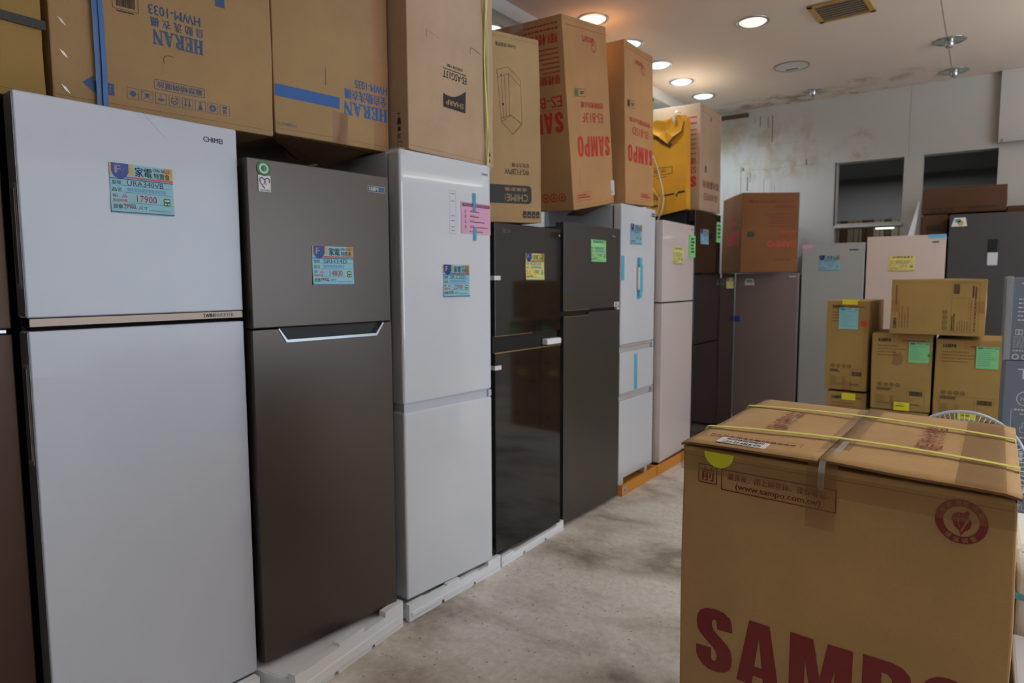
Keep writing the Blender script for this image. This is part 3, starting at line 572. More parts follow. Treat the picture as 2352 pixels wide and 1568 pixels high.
b = MB(); b.box(.402, -.0045, 1.58, .420, -.0032, 1.655, clear_film('blue_tape_film', sr(90, 180, 220), .7, .3)); b.build('tape', nt_, label='light blue tape')
b = MB(); b.box(.404, -.0045, 1.455, .422, -.0032, 1.513, MATS['blue_tape_film']); b.build('tape', nt_, label='light blue tape')
b = MB(); b.box(-.004, .0, 1.762, .03, .06, 1.789, FILM2, .004); b.build('corner_wrap', t, label='clear plastic over the left door corner')
b = MB(); b.box(.50, -.002, 1.755, .524, .03, 1.788, FILM2, .003); b.build('corner_wrap', t, label='clear plastic over the right door corner')
price_tag(t, (.221, 1.217, .377, 1.350), 'SR C32D', '22900', label='pale blue price card', orig='26900')

# F4 glossy black
t = fridge('glossy black two door refrigerator with yellow and blue price card', (-1.841, 2.454, .05), 88.2, .562, .6, 1.57)
cabinet(t, .562, .62, 1.57, M_BLACK, 0.06, 0.02)
def ex(b): b.text('TECO', (.05, 1.527, .12, 1.544), M_CHROME2, bold=.01); b.disc(.54, 1.535, .006, M_CHROME2)
door(t, 0, 1.046, .555, 1.57, M_GLASSBLK, .055, .003, extra=ex)
door(t, 0, 0, .555, .968, M_GLASSBLK, .055, .003)
b = MB(); b.box(.005, .02, .965, .55, .058, 1.05, M_BLACK); b.box(.0, -.001, .964, .555, .012, .970, M_GOLD, .001); b.box(.0, -.001, 1.044, .30, .01, 1.047, M_GOLD); b.build('handle', t, label='black recessed grip with a champagne coloured lip')
b = MB(); b.box(.415, -.012, .975, .545, .03, 1.005, M_FOAM, .004); b.build('foam_block', t, label='small white foam block left in the grip')
b = MB(); b.box(-.003, -.0015, 1.306, .042, .03, 1.326, P_WHT); b.build('tape', t, label='white tape tab')
b = MB(); b.box(-.003, -.0015, .888, .045, .03, .908, P_WHT); b.build('tape', t, label='white tape tab')
price_tag(t, (.241, 1.306, .398, 1.437), 'R2551HS', '13900', 'yellow', label='yellow price card with blue header')
# F5 dark steel
t = fridge('dark grey steel two door refrigerator with a green price card', (-1.828, 3.047, 0), 88.5, .632, .6, 1.662)
cabinet(t, .632, .62, 1.662, M_DARKB, 0.06, 0.02, z0=0)
def ex(b):
    b.rect(.515, 1.605, .575, 1.622, INK_BLK); b.text('TECO', (.520, 1.608, .570, 1.619), INK_WHT, lift=2)
    b.rect(.560, 1.196, .625, 1.225, P_WHT); b.text('A1', (.566, 1.200, .618, 1.221), INK_BLK, lift=2); b.rect(0.005, 1.305, .09, 1.322, plain('film_blue', sr(70, 70, 100), .3))
door(t, 0, 1.193, .632, 1.662, M_STEEL2, extra=ex)
lo = MB(); lo.prism([[(0, 0.02), (.632, .02), (.632, 1.177), (.27, 1.177), (.262, 1.160), (0, 1.160)]], 0, .055, M_STEEL2); lo.build('door', t)
b = MB(); b.box(.002, .02, 1.15, .63, .058, 1.196, M_BLACK); b.box(0, -.002, 1.190, .27, .012, 1.195, M_GOLD); b.box(0, -.002, 1.156, .262, .012, 1.162, M_GOLD); b.build('handle', t, label='champagne coloured grip strips')
b = MB(); b.box(.60, .0, 1.178, .63, .02, 1.192, P_WHT, .002); b.build('hinge', t)
price_tag(t, (.278, 1.457, .455, 1.587), 'R4892XHK', '17900', 'green_plain', label='green price card')
# F6 white three drawer
t = fridge('slim glossy white refrigerator with blue tape over its door and two drawers below', (-1.87, 3.811, .07), 89.3, .515, .6, 1.762)
cabinet(t, .512, .58, 1.770, M_WSIDE, 0.06, 0.006)
def ex(b): b.rect(.44, 1.712, .50, 1.720, INK_BLK); b.rect(.44, 1.726, .50, 1.734, INK_BLK)
door(t, 0, .874, .51, 1.762, M_WHITE2, .055, .006, extra=ex); door(t, 0, .560, .51, .825, M_WHITE2, .055, .004, name='drawer'); door(t, 0, 0.0, .51, .512, M_WHITE2, .055, .004, name='drawer')
b = MB(); rc = plain('recess_white', sr(190, 186, 186), .5)
for z in (.825, .512):
    b = MB(); b.box(.005, .02, z-.005, .49, .057, z+.052, rc); b.box(.005, .003, z+.035, .49, .03, z+.047, rc, .002); b.box(.49, .001, z+.002, .508, .05, z+.046, M_WSIDE, .002); b.build('handle', t, label='recessed grip above the drawer')
b = MB(); b.box(.004, -.002, 1.285, .045, .0, 1.437, T_BLUE); b.build('tape', t, label='bright blue tape')
b = MB(); b.box(.205, -.002, .565, .250, 0, .800, T_BLUE); b.build('tape', t, label='bright blue tape')
b = MB(); b.box(.225, -.018, 1.22, .262, -.002, 1.37, P_WHT, .006); hb_ = b.build('door_handle', t, label='white block handle under blue tape')
b = MB(); b.box(.240, -.0195, 1.21, .280, -.0185, 1.385, T_BLUE); b.box(.232, -.0195, 1.168, .268, 0, 1.212, T_BLUE); b.box(.232, -.0195, 1.383, .268, 0, 1.43, T_BLUE); b.build('tape', hb_, label='bright blue tape')
for x in (.02, .42):
    b = MB(); b.box(x, .01, -.052, x+.07, .06, 0.0, M_FOAM, .008); b.build('foam_foot', t)
price_tag(t, (.125, 1.518, .293, 1.645), 'R3501XH', '25900', label='pale blue price card')
# F7 cream
t = fridge('pinkish cream glossy two door refrigerator right of the white one with drawers', (-1.819, 4.347, .07), 91.2, .63, .6, 1.695)
cabinet(t, .61, .58, 1.695, M_DARKB, 0.06, 0.02)
def ex(b): b.rect(.55, 1.660, .60, 1.667, INK_BLK)
door(t, 0, 1.133, .63, 1.695, M_CREAM, .055, .003, extra=ex); door(t, 0, 0.0, .63, 1.123, M_CREAM, .055, .003)
price_tag(t, (.20, 1.400, .395, 1.524), 'R3342', '14900', 'yellow_plain', label='yellow green price card')
b = MB(); b.box(.51, -.012, 1.455, .628, -.001, 1.618, P_GREEN); b.face('front', 1, 1, 1, off=.012); b.dashes((.53, 1.48, .61, 1.60), C_GRN, 5, seed=5); b.build('paper_sheet', t, label='green sheet near the door edge')
# F8 tall black
t = fridge('tall black glass refrigerator under the yellow wrapped carton', (-1.83, 4.99, .03), 90, .595, .6, 1.86)
cabinet(t, .595, .62, 1.87, M_BLACK, 0.06, 0.01)
door(t, 0.0, .826, .595, 1.86, M_GLASSBLK2, .055, .003); door(t, 0.0, 0.0, .595, .817, M_GLASSBLK2, .055, .003)
price_tag(t, (.115, 1.605, .30, 1.722), 'RB60', '39900', label='small pale blue price card')
b = MB(); b.box(.49, -.004, 1.635, .594, -.001, 1.80, P_GREEN); b.face('front', 1, 1, 1, off=.004); b.dashes((.51, 1.66, .58, 1.78), C_GRN, 4, seed=8); b.build('paper_sheet', t, label='green sheet at the right edge')
# F9 brown small
t = fridge('small dark brown refrigerator at the corner with a yellow price card', (-1.828, 5.60, .03), 90, .40, .6, 1.383)
cabinet(t, .40, .55, 1.383, M_BLACK, 0.05, 0.01); door(t, 0, 0, .40, 1.383, M_DBRN, .05, .003)
price_tag(t, (.165, 1.251, .36, 1.346), 'R1061', '8900', 'yellow', label='yellow price card')
b = MB(); b.box(.0, -.002, 1.343, .03, 0, 1.38, P_PINK); b.build('tape', t, label='pink tape at the top corner')
# back row
t = fridge('short taupe grey refrigerator against the back wall under a red printed carton', (-1.825, 6.02, .03), 0, .525, .6, 1.38)
cabinet(t, .525, .6, 1.38, M_BLACK, 0.055, 0.006)
def ex(b): b.rect(.45, 1.348, .505, 1.358, INK_WHT)
door(t, 0, 0, .525, 1.38, M_TAUPE, extra=ex)
b = MB(); b.poly([[(.078, 1.28), (.165, 1.28), (.15, 1.335), (.088, 1.335)]], P_WHT); b.poly([[(.095, 1.30), (.15, 1.30), (.145, 1.328), (.095, 1.328)]], C_TEAL, 2); b.disc(.13, 1.308, .012, C_GOLD, 3); b.build('sticker', t, label='small paper sticker with coloured picture')
b = MB(); b.box(-.006, -.003, .955, .045, 0, 1.005, plain('tape_dark_blue', sr(24, 60, 160), .4)); b.build('tape', t, label='dark blue tape at the left edge')
t = fridge('silver grey upright refrigerator against the back wall with blue price card', (-1.29, 6.08, .03), 0, .475, .6, 1.625)
cabinet(t, .475, .6, 1.625, M_DARKB, 0.055, 0.006)
def ex(b): b.rect(.36, 1.562, .41, 1.573, INK_BLK); b.rect(.41, 1.562, .43, 1.573, C_DBLUE)
door(t, 0, 0, .475, 1.625, M_SILV, extra=ex)
price_tag(t, (.133, 1.402, .295, 1.527), 'SRF171', '12900', label='pale blue price card')
b = MB(); b.box(0, -.003, 1.586, .08, 0, 1.615, P_PINK); b.build('tape', t, label='pink tape at the top corner')
t = fridge('cream white upright refrigerator against the back wall with orange yellow price card', (-.80, 6.08, .03), 0, .535, .6, 1.665)
cabinet(t, .535, .6, 1.665, M_CREAM2, 0.055, 0.006)
def ex(b): b.rect(.445, 1.605, .49, 1.614, INK_BLK); b.line([(.46, 1.40), (.475, 1.44), (.48, 1.50), (.475, 1.56), (.46, 1.59)], .003, INK_WHT)
door(t, 0, 0, .535, 1.665, M_CREAM2, extra=ex)
price_tag(t, (.160, 1.392, .336, 1.512), 'SRF250', '13900', 'amber_plain', label='orange yellow price card')
b = MB(); b.box(.42, -.002, 1.64, .533, .05, 1.668, T_BLUE); b.build('tape', t, label='pale blue tape along the top edge')
t = fridge('dark grey upright refrigerator at the right end of the back row with a dispenser', (-.25, 6.08, .03), 0, .62, .6, 1.81)
cabinet(t, .62, .6, 1.81, M_DARKB, 0.055, 0.006); door(t, 0, 0, .62, 1.81, M_DGREY)
b = MB(); b.box(.245, -.006, 1.425, .308, .0, 1.52, INK_WHT, .004); b.box(.248, -.008, 1.52, .308, .0, 1.618, M_BLACK, .004); b.build('dispenser_panel', t, label='black and white dispenser panel')
b = MB(); b.poly([[(.012, 1.72), (.112, 1.72), (.10, 1.785), (.03, 1.785)]], P_WHT); b.disc(.07, 1.745, .02, C_GOLD, 2); b.rect(.035, 1.75, .07, 1.775, C_TEAL, 2); b.build('sticker', t, label='small paper sticker with coloured picture')

# ------------------------------------------------------------------ foam bases
def foam_base(name, label, pos, yaw, w, d, h, m, seed, ledge=0.03, cat='packing base', tall_front=True):
    """packing tray with notches along its foot, a raised broken rim and a step"""
    t = thing(name, label, cat, pos, yaw); rnd = random.Random(seed); b = MB()
    n1, n2 = w*0.33, w*0.68
    out = [(0, 0), (n1-.012, 0), (n1-.004, .014), (n1+.006, .014), (n1+.012, 0), (n2-.012, 0), (n2-.004, .012), (n2+.006, .012), (n2+.012, 0), (w, 0), (w, h)]
    x = w; hh = h
    while x > 0.06:
        x -= 0.05+0.09*rnd.random(); x = max(x, 0.02); out.append((x, hh)); hh = h-rnd.choice((0, .012, .02, .006)); out.append((x, hh))
    out.append((0, hh))
    b.prism([out], 0, ledge, m); b.box(.004, ledge*0.9, .004, w-.004, d, h-.03, m); b.box(.0, ledge, 0.01, .02, d, h-.032, m, .004); b.box(w-.02, ledge, 0.01, w, d, h-.032, m, .004)
    b.box(.01, -.006, .016, w-.01, .002, h*.52, m, .004)
    b.build('tray', t)
    return t
foam_base('packing_tray', 'white styrofoam base under the large white refrigerator at left', (-1.905, .62, 0), 86.8, .585, .62, .066, M_FOAM, 1)
foam_base('packing_tray', 'white chipped styrofoam base under the brownish grey steel refrigerator', (-1.738, 1.243, 0), 97, .555, .36, .104, M_FOAM, 5)
foam_base('packing_tray', 'white styrofoam base under the tall glossy white refrigerator', (-1.806, 1.830, 0), 89.3, .600, .5, .070, M_FOAM, 9, ledge=.02)
foam_base('packing_tray', 'white styrofoam base under the glossy black refrigerator', (-1.806, 2.450, 0), 91.5, .592, .5, .050, M_FOAM, 13, ledge=.02)
for (lab, y, w) in (('orange cardboard base under the slim white refrigerator', 3.72, .55), ('orange cardboard base under the pinkish cream refrigerator', 4.275, .70)):
    t = thing('packing_tray', lab, 'packing base', (-1.80, y, 0), 90.5 if y < 4 else 89.6)
    b = MB(); b.box(0, 0, 0, w, .012, .07, M_ORBASE, .002); b.box(0, .0125, 0, .012, .6, .068, M_ORBASE, .002); b.box(w-.012, .0125, 0, w, .6, .068, M_ORBASE, .002); b.box(.012, .0125, 0, w-.012, .6, .015, M_ORBASE)
    if y < 4: b.face('front', 1, 1, 1); b.rect(.01, .015, .06, .05, P_WHT); b.barcode((.015, .018, .055, .047), INK_BLK, lift=2)
    b.build('tray', t)

# ------------------------------------------------------------------ cartons
def nz3(p, s, k): return noise.noise(Vector((p[0]*s+k, p[1]*s+k*1.7, p[2]*s-k)))
def carton(t, w, d, h, m, prints=None, bulge=0.006, seed=0, skew=None, flaps='top', name='carton_body', edge_m=None):
    """closed corrugated carton: softly bulging panels, rounded creased edges, flap joints on top and bottom"""
    edge_m = edge_m or M_CUT
    def df(p):
        u, v, q = p.x/w, p.z/h, p.y/d
        cl = lambda a: max(0.0, min(1.0, a))
        su, sv, sq = math.sin(PI*cl(u)), math.sin(PI*cl(v)), math.sin(PI*cl(q))
        x, y, z = p
        ox = (-1 if u < 0.5 else 1)*min(1, abs(u-.5)*2)**4; oy = (-1 if q < .5 else 1)*min(1, abs(q-.5)*2)**4; oz = (-1 if v < .5 else 1)*min(1, abs(v-.5)*2)**4
        k = seed*3.1+0.5
        nn = nz3(p, 4.0, k)*0.0035
        x += ox*(bulge*sv*sq+nn); y += oy*(bulge*su*sv+nn); z += oz*(bulge*0.7*su*sq+nn*.5)
        x += nz3(p, 1.5, k+5)*0.004
        if skew: x, y, z = skew(x, y, z)
        return (x, y, z)
    b = MB(df); n = 14
    # six gridded panels, edges pulled in slightly so that they read as soft folds
    e = .004
    def panel(o, du, dv, flip=False):
        o = Vector(o); du = Vector(du); dv = Vector(dv)
        g = [[b.av(o+du*(i/n)+dv*(j/n)) for i in range(n+1)] for j in range(n+1)]
        for j in range(n):
            for i in range(n):
                f = [g[j][i], g[j][i+1], g[j+1][i+1], g[j+1][i]]
                b.af(f[::-1] if flip else f, m, True)
    panel((e, 0, e), (w-2*e, 0, 0), (0, 0, h-2*e)); panel((e, d, e), (w-2*e, 0, 0), (0, 0, h-2*e), True)
    panel((0, e, e), (0, d-2*e, 0), (0, 0, h-2*e), True); panel((w, e, e), (0, d-2*e, 0), (0, 0, h-2*e))
    panel((e, e, h), (w-2*e, 0, 0), (0, d-2*e, 0)); panel((e, e, 0), (w-2*e, 0, 0), (0, d-2*e, 0), True)
    def edge(p0, p1, a, c):   # chamfer strip joining two panels
        p0, p1, a, c = map(Vector, (p0, p1, a, c))
        A = [b.av(p0+(p1-p0)*(i/n)+a*e) for i in range(n+1)]; B = [b.av(p0+(p1-p0)*(i/n)+(a+c)*e*.25) for i in range(n+1)]; C_ = [b.av(p0+(p1-p0)*(i/n)+c*e) for i in range(n+1)]
        for i in range(n): b.af([A[i], A[i+1], B[i+1], B[i]], m); b.af([B[i], B[i+1], C_[i+1], C_[i]], m)
    X, Y, Z = (1, 0, 0), (0, 1, 0), (0, 0, 1); nX, nY, nZ = (-1, 0, 0), (0, -1, 0), (0, 0, -1)
    for (yy, dy) in ((0, Y), (d, nY)):
        for (zz, dz) in ((0, Z), (h, nZ)): edge((e, yy, zz), (w-e, yy, zz), dy, dz)
    for (xx, dx) in ((0, X), (w, nX)):
        for (zz, dz) in ((0, Z), (h, nZ)): edge((xx, e, zz), (xx, d-e, zz), dx, dz)
        for (yy, dy) in ((0, Y), (d, nY)): edge((xx, yy, e), (xx, yy, h-e), dx, dy)
    # crease and flap joint
    b.face('front', w, d, h); crease = MATS.get('crease') or plain('crease', sr(120, 88, 56), .9)
    if flaps == 'top':
        b.face('top', w, d, h); b.rect(w/2-.0012, .004, w/2+.0012, d-.004, crease, .6)
    b.face('front', w, d, h)
    b.rect(.004, .018, w-.004, .0190, crease, .3); b.rect(.004, h-.020, w-.004, h-.019, crease, .3)
    if prints: prints(b)
    return b.build(name, t)
def C_(label, pos, yaw, w, d, h, m, prints=None, tx=0, ty=0, seed=0, name='cardboard_box', cat='box', group=None, **kw):
    t = thing(name, label, cat, pos, yaw, tx, ty, group); t['_d'] = 0; del t['_d']
    carton(t, w, d, h, m, prints, seed=seed, **kw); return t
def part(t, fn, name, label=None):
    b = MB(); fn(b); return b.build(name, t, label=label)

# b0 far left, black strap
t = C_('brown carton with a black strap at the top left corner of the photo', (-2.07, .10, 1.83), 90, .672, .6, .95, K_OLV, seed=1)
part(t, lambda b: b.box(-.004, -.009, .185, .676, -.006, .208, STRAP_K), 'strap', 'black plastic strap')
# b1 HERAN 1033
def p_b1(b):
    b.serif('HERAN', (.257, .211, .402, .254), INK_BLU, 180); b.text('自 動 洗 衣 機', (.252, .260, .402, .287), INK_BLU, 180, .02); b.text('HWM-1033', (.248, .294, .396, .322), INK_BLU, 180, .02)
    b.poly([stadium(.255, .082, .404, .111, .005, 4), stadium(.2565, .0835, .4025, .1095, .004, 4)], INK_BLU); b.text('嚴禁傾倒擺放', (.263, .087, .397, .106), INK_BLU, 180, .01)
    for i in range(8):
        x = .181+i*.0385; b.frame(x, .040, x+.032, .072, .001, INK_BLU)
        cx, cy = x+.016, .056
        if i == 0: b.disc(cx, cy, .008, INK_BLU); b.line([(x+.003, cy), (x+.029, cy)], .0012, INK_BLU)
        elif i == 1: b.line([(x+.003, .043), (x+.029, .069)], .001, INK_BLU); b.line([(x+.003, .069), (x+.029, .043)], .001, INK_BLU); b.disc(cx, cy+.002, .006, INK_BLU)
        elif i == 2: b.poly([[(x+.004, cy), (cx, cy-.008), (x+.028, cy)]], INK_BLU); b.line([(cx, cy), (cx, cy+.011), (cx-.004, cy+.011)], .0012, INK_BLU)
        elif i == 3: b.ring(cx, cy-.005, .006, .004, INK_BLU); b.disc(cx-.006, cy+.008, .003, INK_BLU); b.disc(cx+.006, cy+.008, .003, INK_BLU); b.line([(cx-.01, cy+.005), (cx-.008, cy-.008)], .002, INK_BLU); b.line([(cx+.01, cy+.005), (cx+.008, cy-.008)], .002, INK_BLU)
        elif i == 4:
            for q in (-.006, .006): b.line([(cx+q, cy+.010), (cx+q, cy-.004)], .0025, INK_BLU); b.poly([[(cx+q-.004, cy-.003), (cx+q, cy-.011), (cx+q+.004, cy-.003)]], INK_BLU)
            b.line([(x+.005, cy+.012), (x+.027, cy+.012)], .0015, INK_BLU)
        elif i == 5: b.poly([[(cx-.007, cy-.012), (cx+.007, cy-.012), (cx+.003, cy+.002), (cx-.003, cy+.002)]], INK_BLU); b.line([(cx, cy), (cx, cy+.010)], .002, INK_BLU); b.line([(cx-.006, cy+.011), (cx+.006, cy+.011)], .002, INK_BLU)
        elif i == 6: b.poly([[(cx+.011*math.cos(k*PI/3), cy+.011*math.sin(k*PI/3)) for k in range(6)], [(cx+.005*math.cos(k*PI/3), cy+.005*math.sin(k*PI/3)) for k in range(6)]], INK_BLU)
        else: b.rect(cx-.007, cy+.005, cx+.007, cy+.012, INK_BLU); b.dashes((cx-.007, cy-.012, cx+.007, cy+.002), INK_BLU, 3, seed=2)
    b.rect(.098, .040, .148, .073, INK_BLU); b.poly([[(.070, .063), (.098, .040), (.098, .086)]], INK_BLU); b.text('上', (.132, .048, .143, .066), K_TAN, 180, lift=2)
    b.frame(.155, .285, .222, .35, .001, INK_BLK); b.barcode((.165, .293, .213, .345), INK_BLK, 180); b.dashes((.165, .276, .213, .282), INK_BLK, 1)
    b.rect(.445, .372, .475, .40, INK_BLU); b.line([(.286, .160), (.284, .176), (.291, .184), (.305, .186), (.313, .184)], .0022, INK_BRN)
    for z in (.212, .127, .034):
        for q in (0, .004, .008): b.line([(.020+q, z+.012-q*.6), (.030+q, z-.004-q*.6)], .0012, M_CHROME2, 3)
t = C_('tan washing machine carton with blue straps and blue upside down HERAN print', (-2.08, .791, 1.842), 82.5, .633, .6, .95, K_TAN, p_b1, seed=2, skew=lambda x, y, z: (x-.13*y, y, z))
def st(b):
    b.strip([(.104+.006*(1-i/8), -.012-.004*math.sin(i), i/8*.95) for i in range(9)], (1, 0, 0), .017, STRAP_B)
def st2(b):
    b.strip([(.122-.012*(i/8)**2*1.0, -.016-.005*math.sin(i*1.3), i/8*.95) for i in range(9)], (1, .3, 0), .014, STRAP_B)
part(t, st, 'strap', 'flat blue plastic strap'); part(t, st2, 'strap', 'flat blue plastic strap')
def flap(b):   # loose bottom flaps hanging down
    b.prism([[(.38, -.003), (.633, -.003), (.633, -.016), (.46, -.030)]], .03, .034, K_TAN)
# b2 HERAN 1035
def p_b2(b):
    b.rect(.004, .126, .254, .166, INK_BLU2, 1); b.rect(.405, .0, .472, .94, plain('card_stained', sr(170, 128, 90), .75), .25); b.serif('HERAN', (.272, .112, .468, .160), INK_BLU2, 180); b.text('全自動洗衣機', (.275, .168, .468, .206), INK_BLU2, 180, .03); b.text('HWM-1035', (.322, .216, .468, .246), INK_BLU2, 180, .03)
    b.text('1FSB86271S', (.005, .030, .078, .040), INK_BLU, 180); b.rect(.196, .20, .1975, .26, MATS['crease']); b.rect(.225, .002, .29, .115, plain('tape_mark', sr(150, 108, 66), .35), .5)
t = C_('tan washing machine carton with a broad blue bar and blue upside down HERAN print', (-2.013, 1.437, 1.860), 82.5, .475, .6, .95, K_TAN, p_b2, seed=3, skew=lambda x, y, z: (x-.13*y, y, z))
part(t, lambda b: b.prism([[(.236, 0), (.276, 0), (.284, .05), (.286, .108), (.262, .108), (.254, .05)]], -.0095, -.0085, FILM), 'packing_tape', 'crumpled clear tape')
def fl(b):
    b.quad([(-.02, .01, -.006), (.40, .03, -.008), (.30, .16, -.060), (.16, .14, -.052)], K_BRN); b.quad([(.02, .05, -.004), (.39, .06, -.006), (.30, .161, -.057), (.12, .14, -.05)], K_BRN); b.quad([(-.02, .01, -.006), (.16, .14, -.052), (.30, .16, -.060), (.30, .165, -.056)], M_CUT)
part(t, fl, 'flap', 'dark bottom flap hanging loose')
# b3 SHARP
def p_b3(b):
    b.poly([[(.197, .200), (.340, .200), (.340, .290)]+[(.340-.143*(i/8), .290-.035*math.sin(i/8*PI/2)-.012*math.sin(i/8*PI)) for i in range(1, 9)]], INK_BLK)
    b.text('SHARP', (.213, .213, .326, .234), INK_TAN, 180, .02, lift=2); b.text('ES-ASG13T', (.196, .318, .345, .347), INK_BLK, 180, .015); b.rect(.197, .353, .345, .356, INK_BLK); b.text('全自動洗衣機 不鏽鋼', (.222, .364, .322, .377), INK_BLK, 180)
    b.line([(.105, .478), (.104, .460), (.108, .452)], .002, INK_BRN); b.line([(.108, .478), (.180, .462)], .001, INK_BRN); b.line([(.372, .455), (.374, .475), (.382, .482), (.445, .470)], .002, INK_BRN)
    b.face('left', .535, .5, .95)
    b.poly([[(.440, .100), (.462, .100), (.458, .125), (.444, .125)]], INK_BLK); b.line([(.451, .125), (.451, .142)], .003, INK_BLK); b.line([(.441, .143), (.461, .143)], .003, INK_BLK); b.rect(.443, .075, .459, .092, INK_BLK); b.dashes((.440, .045, .462, .065), INK_BLK, 3); b.frame(.440, .01, .462, .036, .002, INK_BLK)
    b.face('front', .535, .5, .95); b.poly([[(.503, .045), (.513, .045), (.511, .062), (.505, .062)]], INK_BLK); b.rect(.504, .02, .512, .032, INK_BLK)
t = C_('pale tan washing machine carton with black SHARP print and yellow strap', (-1.855, 1.922, 1.863), 89, .535, .5, .95, K_TAN2, p_b3, seed=4)
def st(b):
    b.strip([(.480-.016*math.sin(i/10*PI*1.2), -.014-.006*math.sin(i*.9), i/10*.95) for i in range(11)], (1, .2, 0), .010, STRAP_Y)
def st2(b):
    b.strip([(.462+.022*math.sin(i/10*PI*1.5), -.020-.004*math.cos(i), i/10*.95) for i in range(11)], (1, .6, 0), .008, STRAP_Y)
part(t, st, 'strap', 'loose thin yellow strap'); part(t, st2, 'strap', 'loose thin yellow strap')
# b4 CHIMEI
def p_b4(b):
    u = .018
    b.rect(.002, .088, .222, .173, INK_BLK, 1, cell=.02); b.poly([[(.222, .088), (.236, .094), (.240, .108), (.240, .158), (.236, .168), (.222, .173)]], INK_BLK)
    b.text('CHIMEI', (.085, .098, .218, .132), INK_TAN, 180, .01, lift=2); b.text('奇美家電', (.085, .146, .212, .162), INK_TAN, 180, lift=2); b.text('WS-F128PW', (.085, .222, .228, .248), INK_BLK, 180, .015); b.text('智慧洗衣機', (.125, .256, .228, .276), INK_BLK, 180)
    for i in range(4): b.poly([stadium(.188+i*.026, .022, .210+i*.026, .055, .004, 3)], INK_BLK); b.rect(.194+i*.026, .032, .204+i*.026, .036, INK_TAN, 2)
    b.text('CHIMEI 奇美家電', (.050, .790, .165, .808), INK_BLK, 180)
    q = .0018; D = lambda P: b.line(P, q, INK_BRN)
    D([(.055, .685), (.115, .705), (.185, .655), (.188, .46), (.135, .405), (.072, .455), (.055, .685)]); D([(.055, .685), (.060, .65), (.118, .675), (.183, .625)]); D([(.118, .675), (.118, .49), (.072, .470)]); D([(.118, .49), (.188, .46)])
    D([(.072, .455), (.128, .492), (.188, .452), (.134, .404)]); D([(.078, .650), (.084, .475)]); D([(.095, .660), (.100, .482)]); b.rect(.075, .66, .08, .67, INK_BLK); b.rect(.078, .53, .088, .54, INK_BLK)
t = C_('brown washing machine carton with black CHIMEI band and line drawing', (-1.891, 2.483, 1.625), 70, .30, .45, .855, K_TAN, p_b4, tx=1.0, ty=-1.6, seed=5)
# b5 SAMPO 13F, tilted
RP = INK_RED
def p_b5(b):
    b.glyphs('SAMPO', (.092, .290, .505, .405), RP, 180); b.text('ES-B13F', (.160, .480, .430, .535), RP, 180, .02); b.text('變頻單槽洗衣機', (.150, .560, .440, .595), RP, 180, .02)
    b.frame(.088, .620, .215, .662, .002, INK_BLK); b.rect(.095, .625, .130, .657, C_GRN); b.dashes((.15, .630, .20, .650), INK_BLK, 2)
    b.text('Smart', (.215, .905, .36, .950), RP, 180, .03); b.ring(.355, .905, .034, .028, RP, n=20); b.rect(.03, .985, .545, .988, RP)
    b.rect(.500, .050, .548, .140, P_WHT); b.dashes((.505, .058, .544, .134), INK_BLK, 5, seed=7); b.frame(.040, .045, .225, .092, .002, RP); b.dashes((.055, .055, .21, .082), RP, 2, seed=2); b.rect(.095, .11, .097, .23, MATS['crease'])
    b.face('left', .56, .48, 1.033)
    b.glyphs('SAMPO', (.12, .430, .450, .540), RP, 180); b.text('ES-B13F', (.19, .565, .450, .625), RP, 180, .02); b.rect(.15, .552, .45, .555, RP); b.text('單槽變頻洗衣機', (.16, .685, .450, .735), RP, 180, .03)
    for i in range(6): b.dashes((.30, .745+i*.024, .450, .757+i*.024), RP, 1, 180, seed=i)
    b.text('單槽洗衣機', (.08, .895, .450, .950), RP, 180, .03); b.dashes((.10, .965, .450, .981), RP, 1, 180, seed=9); b.dashes((.16, .992, .450, 1.006), RP, 1, 180, seed=11)
    for i in range(3): b.ring(.30+i*.055, .075, .024, .018, RP); b.disc(.30+i*.055, .075, .008, RP)
t = C_('tallest leaning tan carton with red upside down SAMPO print', (-1.934, 3.333, 1.752), 91.4, .535, .48, 1.033, K_ORG, p_b5, tx=.8, ty=-9.7, seed=6)
def fl(b):
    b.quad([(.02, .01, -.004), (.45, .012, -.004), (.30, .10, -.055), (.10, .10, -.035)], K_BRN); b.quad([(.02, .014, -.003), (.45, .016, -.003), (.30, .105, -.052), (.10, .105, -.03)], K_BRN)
part(t, fl, 'flap', 'bent bottom flap')
part(t, lambda b: b.box(-.004, .25, .99, .02, .33, 1.046, FILM2, .002), 'packing_tape', 'torn tape at the top edge')
# b6 SAMPO 15D
def p_b6(b):
    b.glyphs('SAMPO', (.045, .265, .455, .370), RP, 180); b.text('ES-B15D', (.105, .435, .380, .485), RP, 180, .02); b.text('變頻單槽洗衣機', (.060, .510, .420, .540), RP, 180, .02)
    b.frame(.030, .595, .145, .640, .002, INK_BLK); b.rect(.036, .60, .07, .635, INK_BLK); b.dashes((.085, .605, .135, .625), INK_BLK, 2)
    b.text('Smart', (.155, .865, .295, .905), RP, 180, .03); b.ring(.300, .862, .032, .026, RP, n=20); b.rect(.02, .945, .49, .948, RP); b.frame(.235, .035, .455, .080, .002, RP); b.dashes((.25, .045, .44, .072), RP, 2, seed=2)
t = C_('leaning tan carton with red upside down print right of the tallest one', (-1.879, 3.885, 1.837), 92.6, .485, .42, .987, K_ORG, p_b6, ty=-3.0, seed=7)
part(t, lambda b: (b.box(.470, -.006, .70, .484, .02, .715, M_CUT)), 'torn_edge', 'torn notch on the right edge')
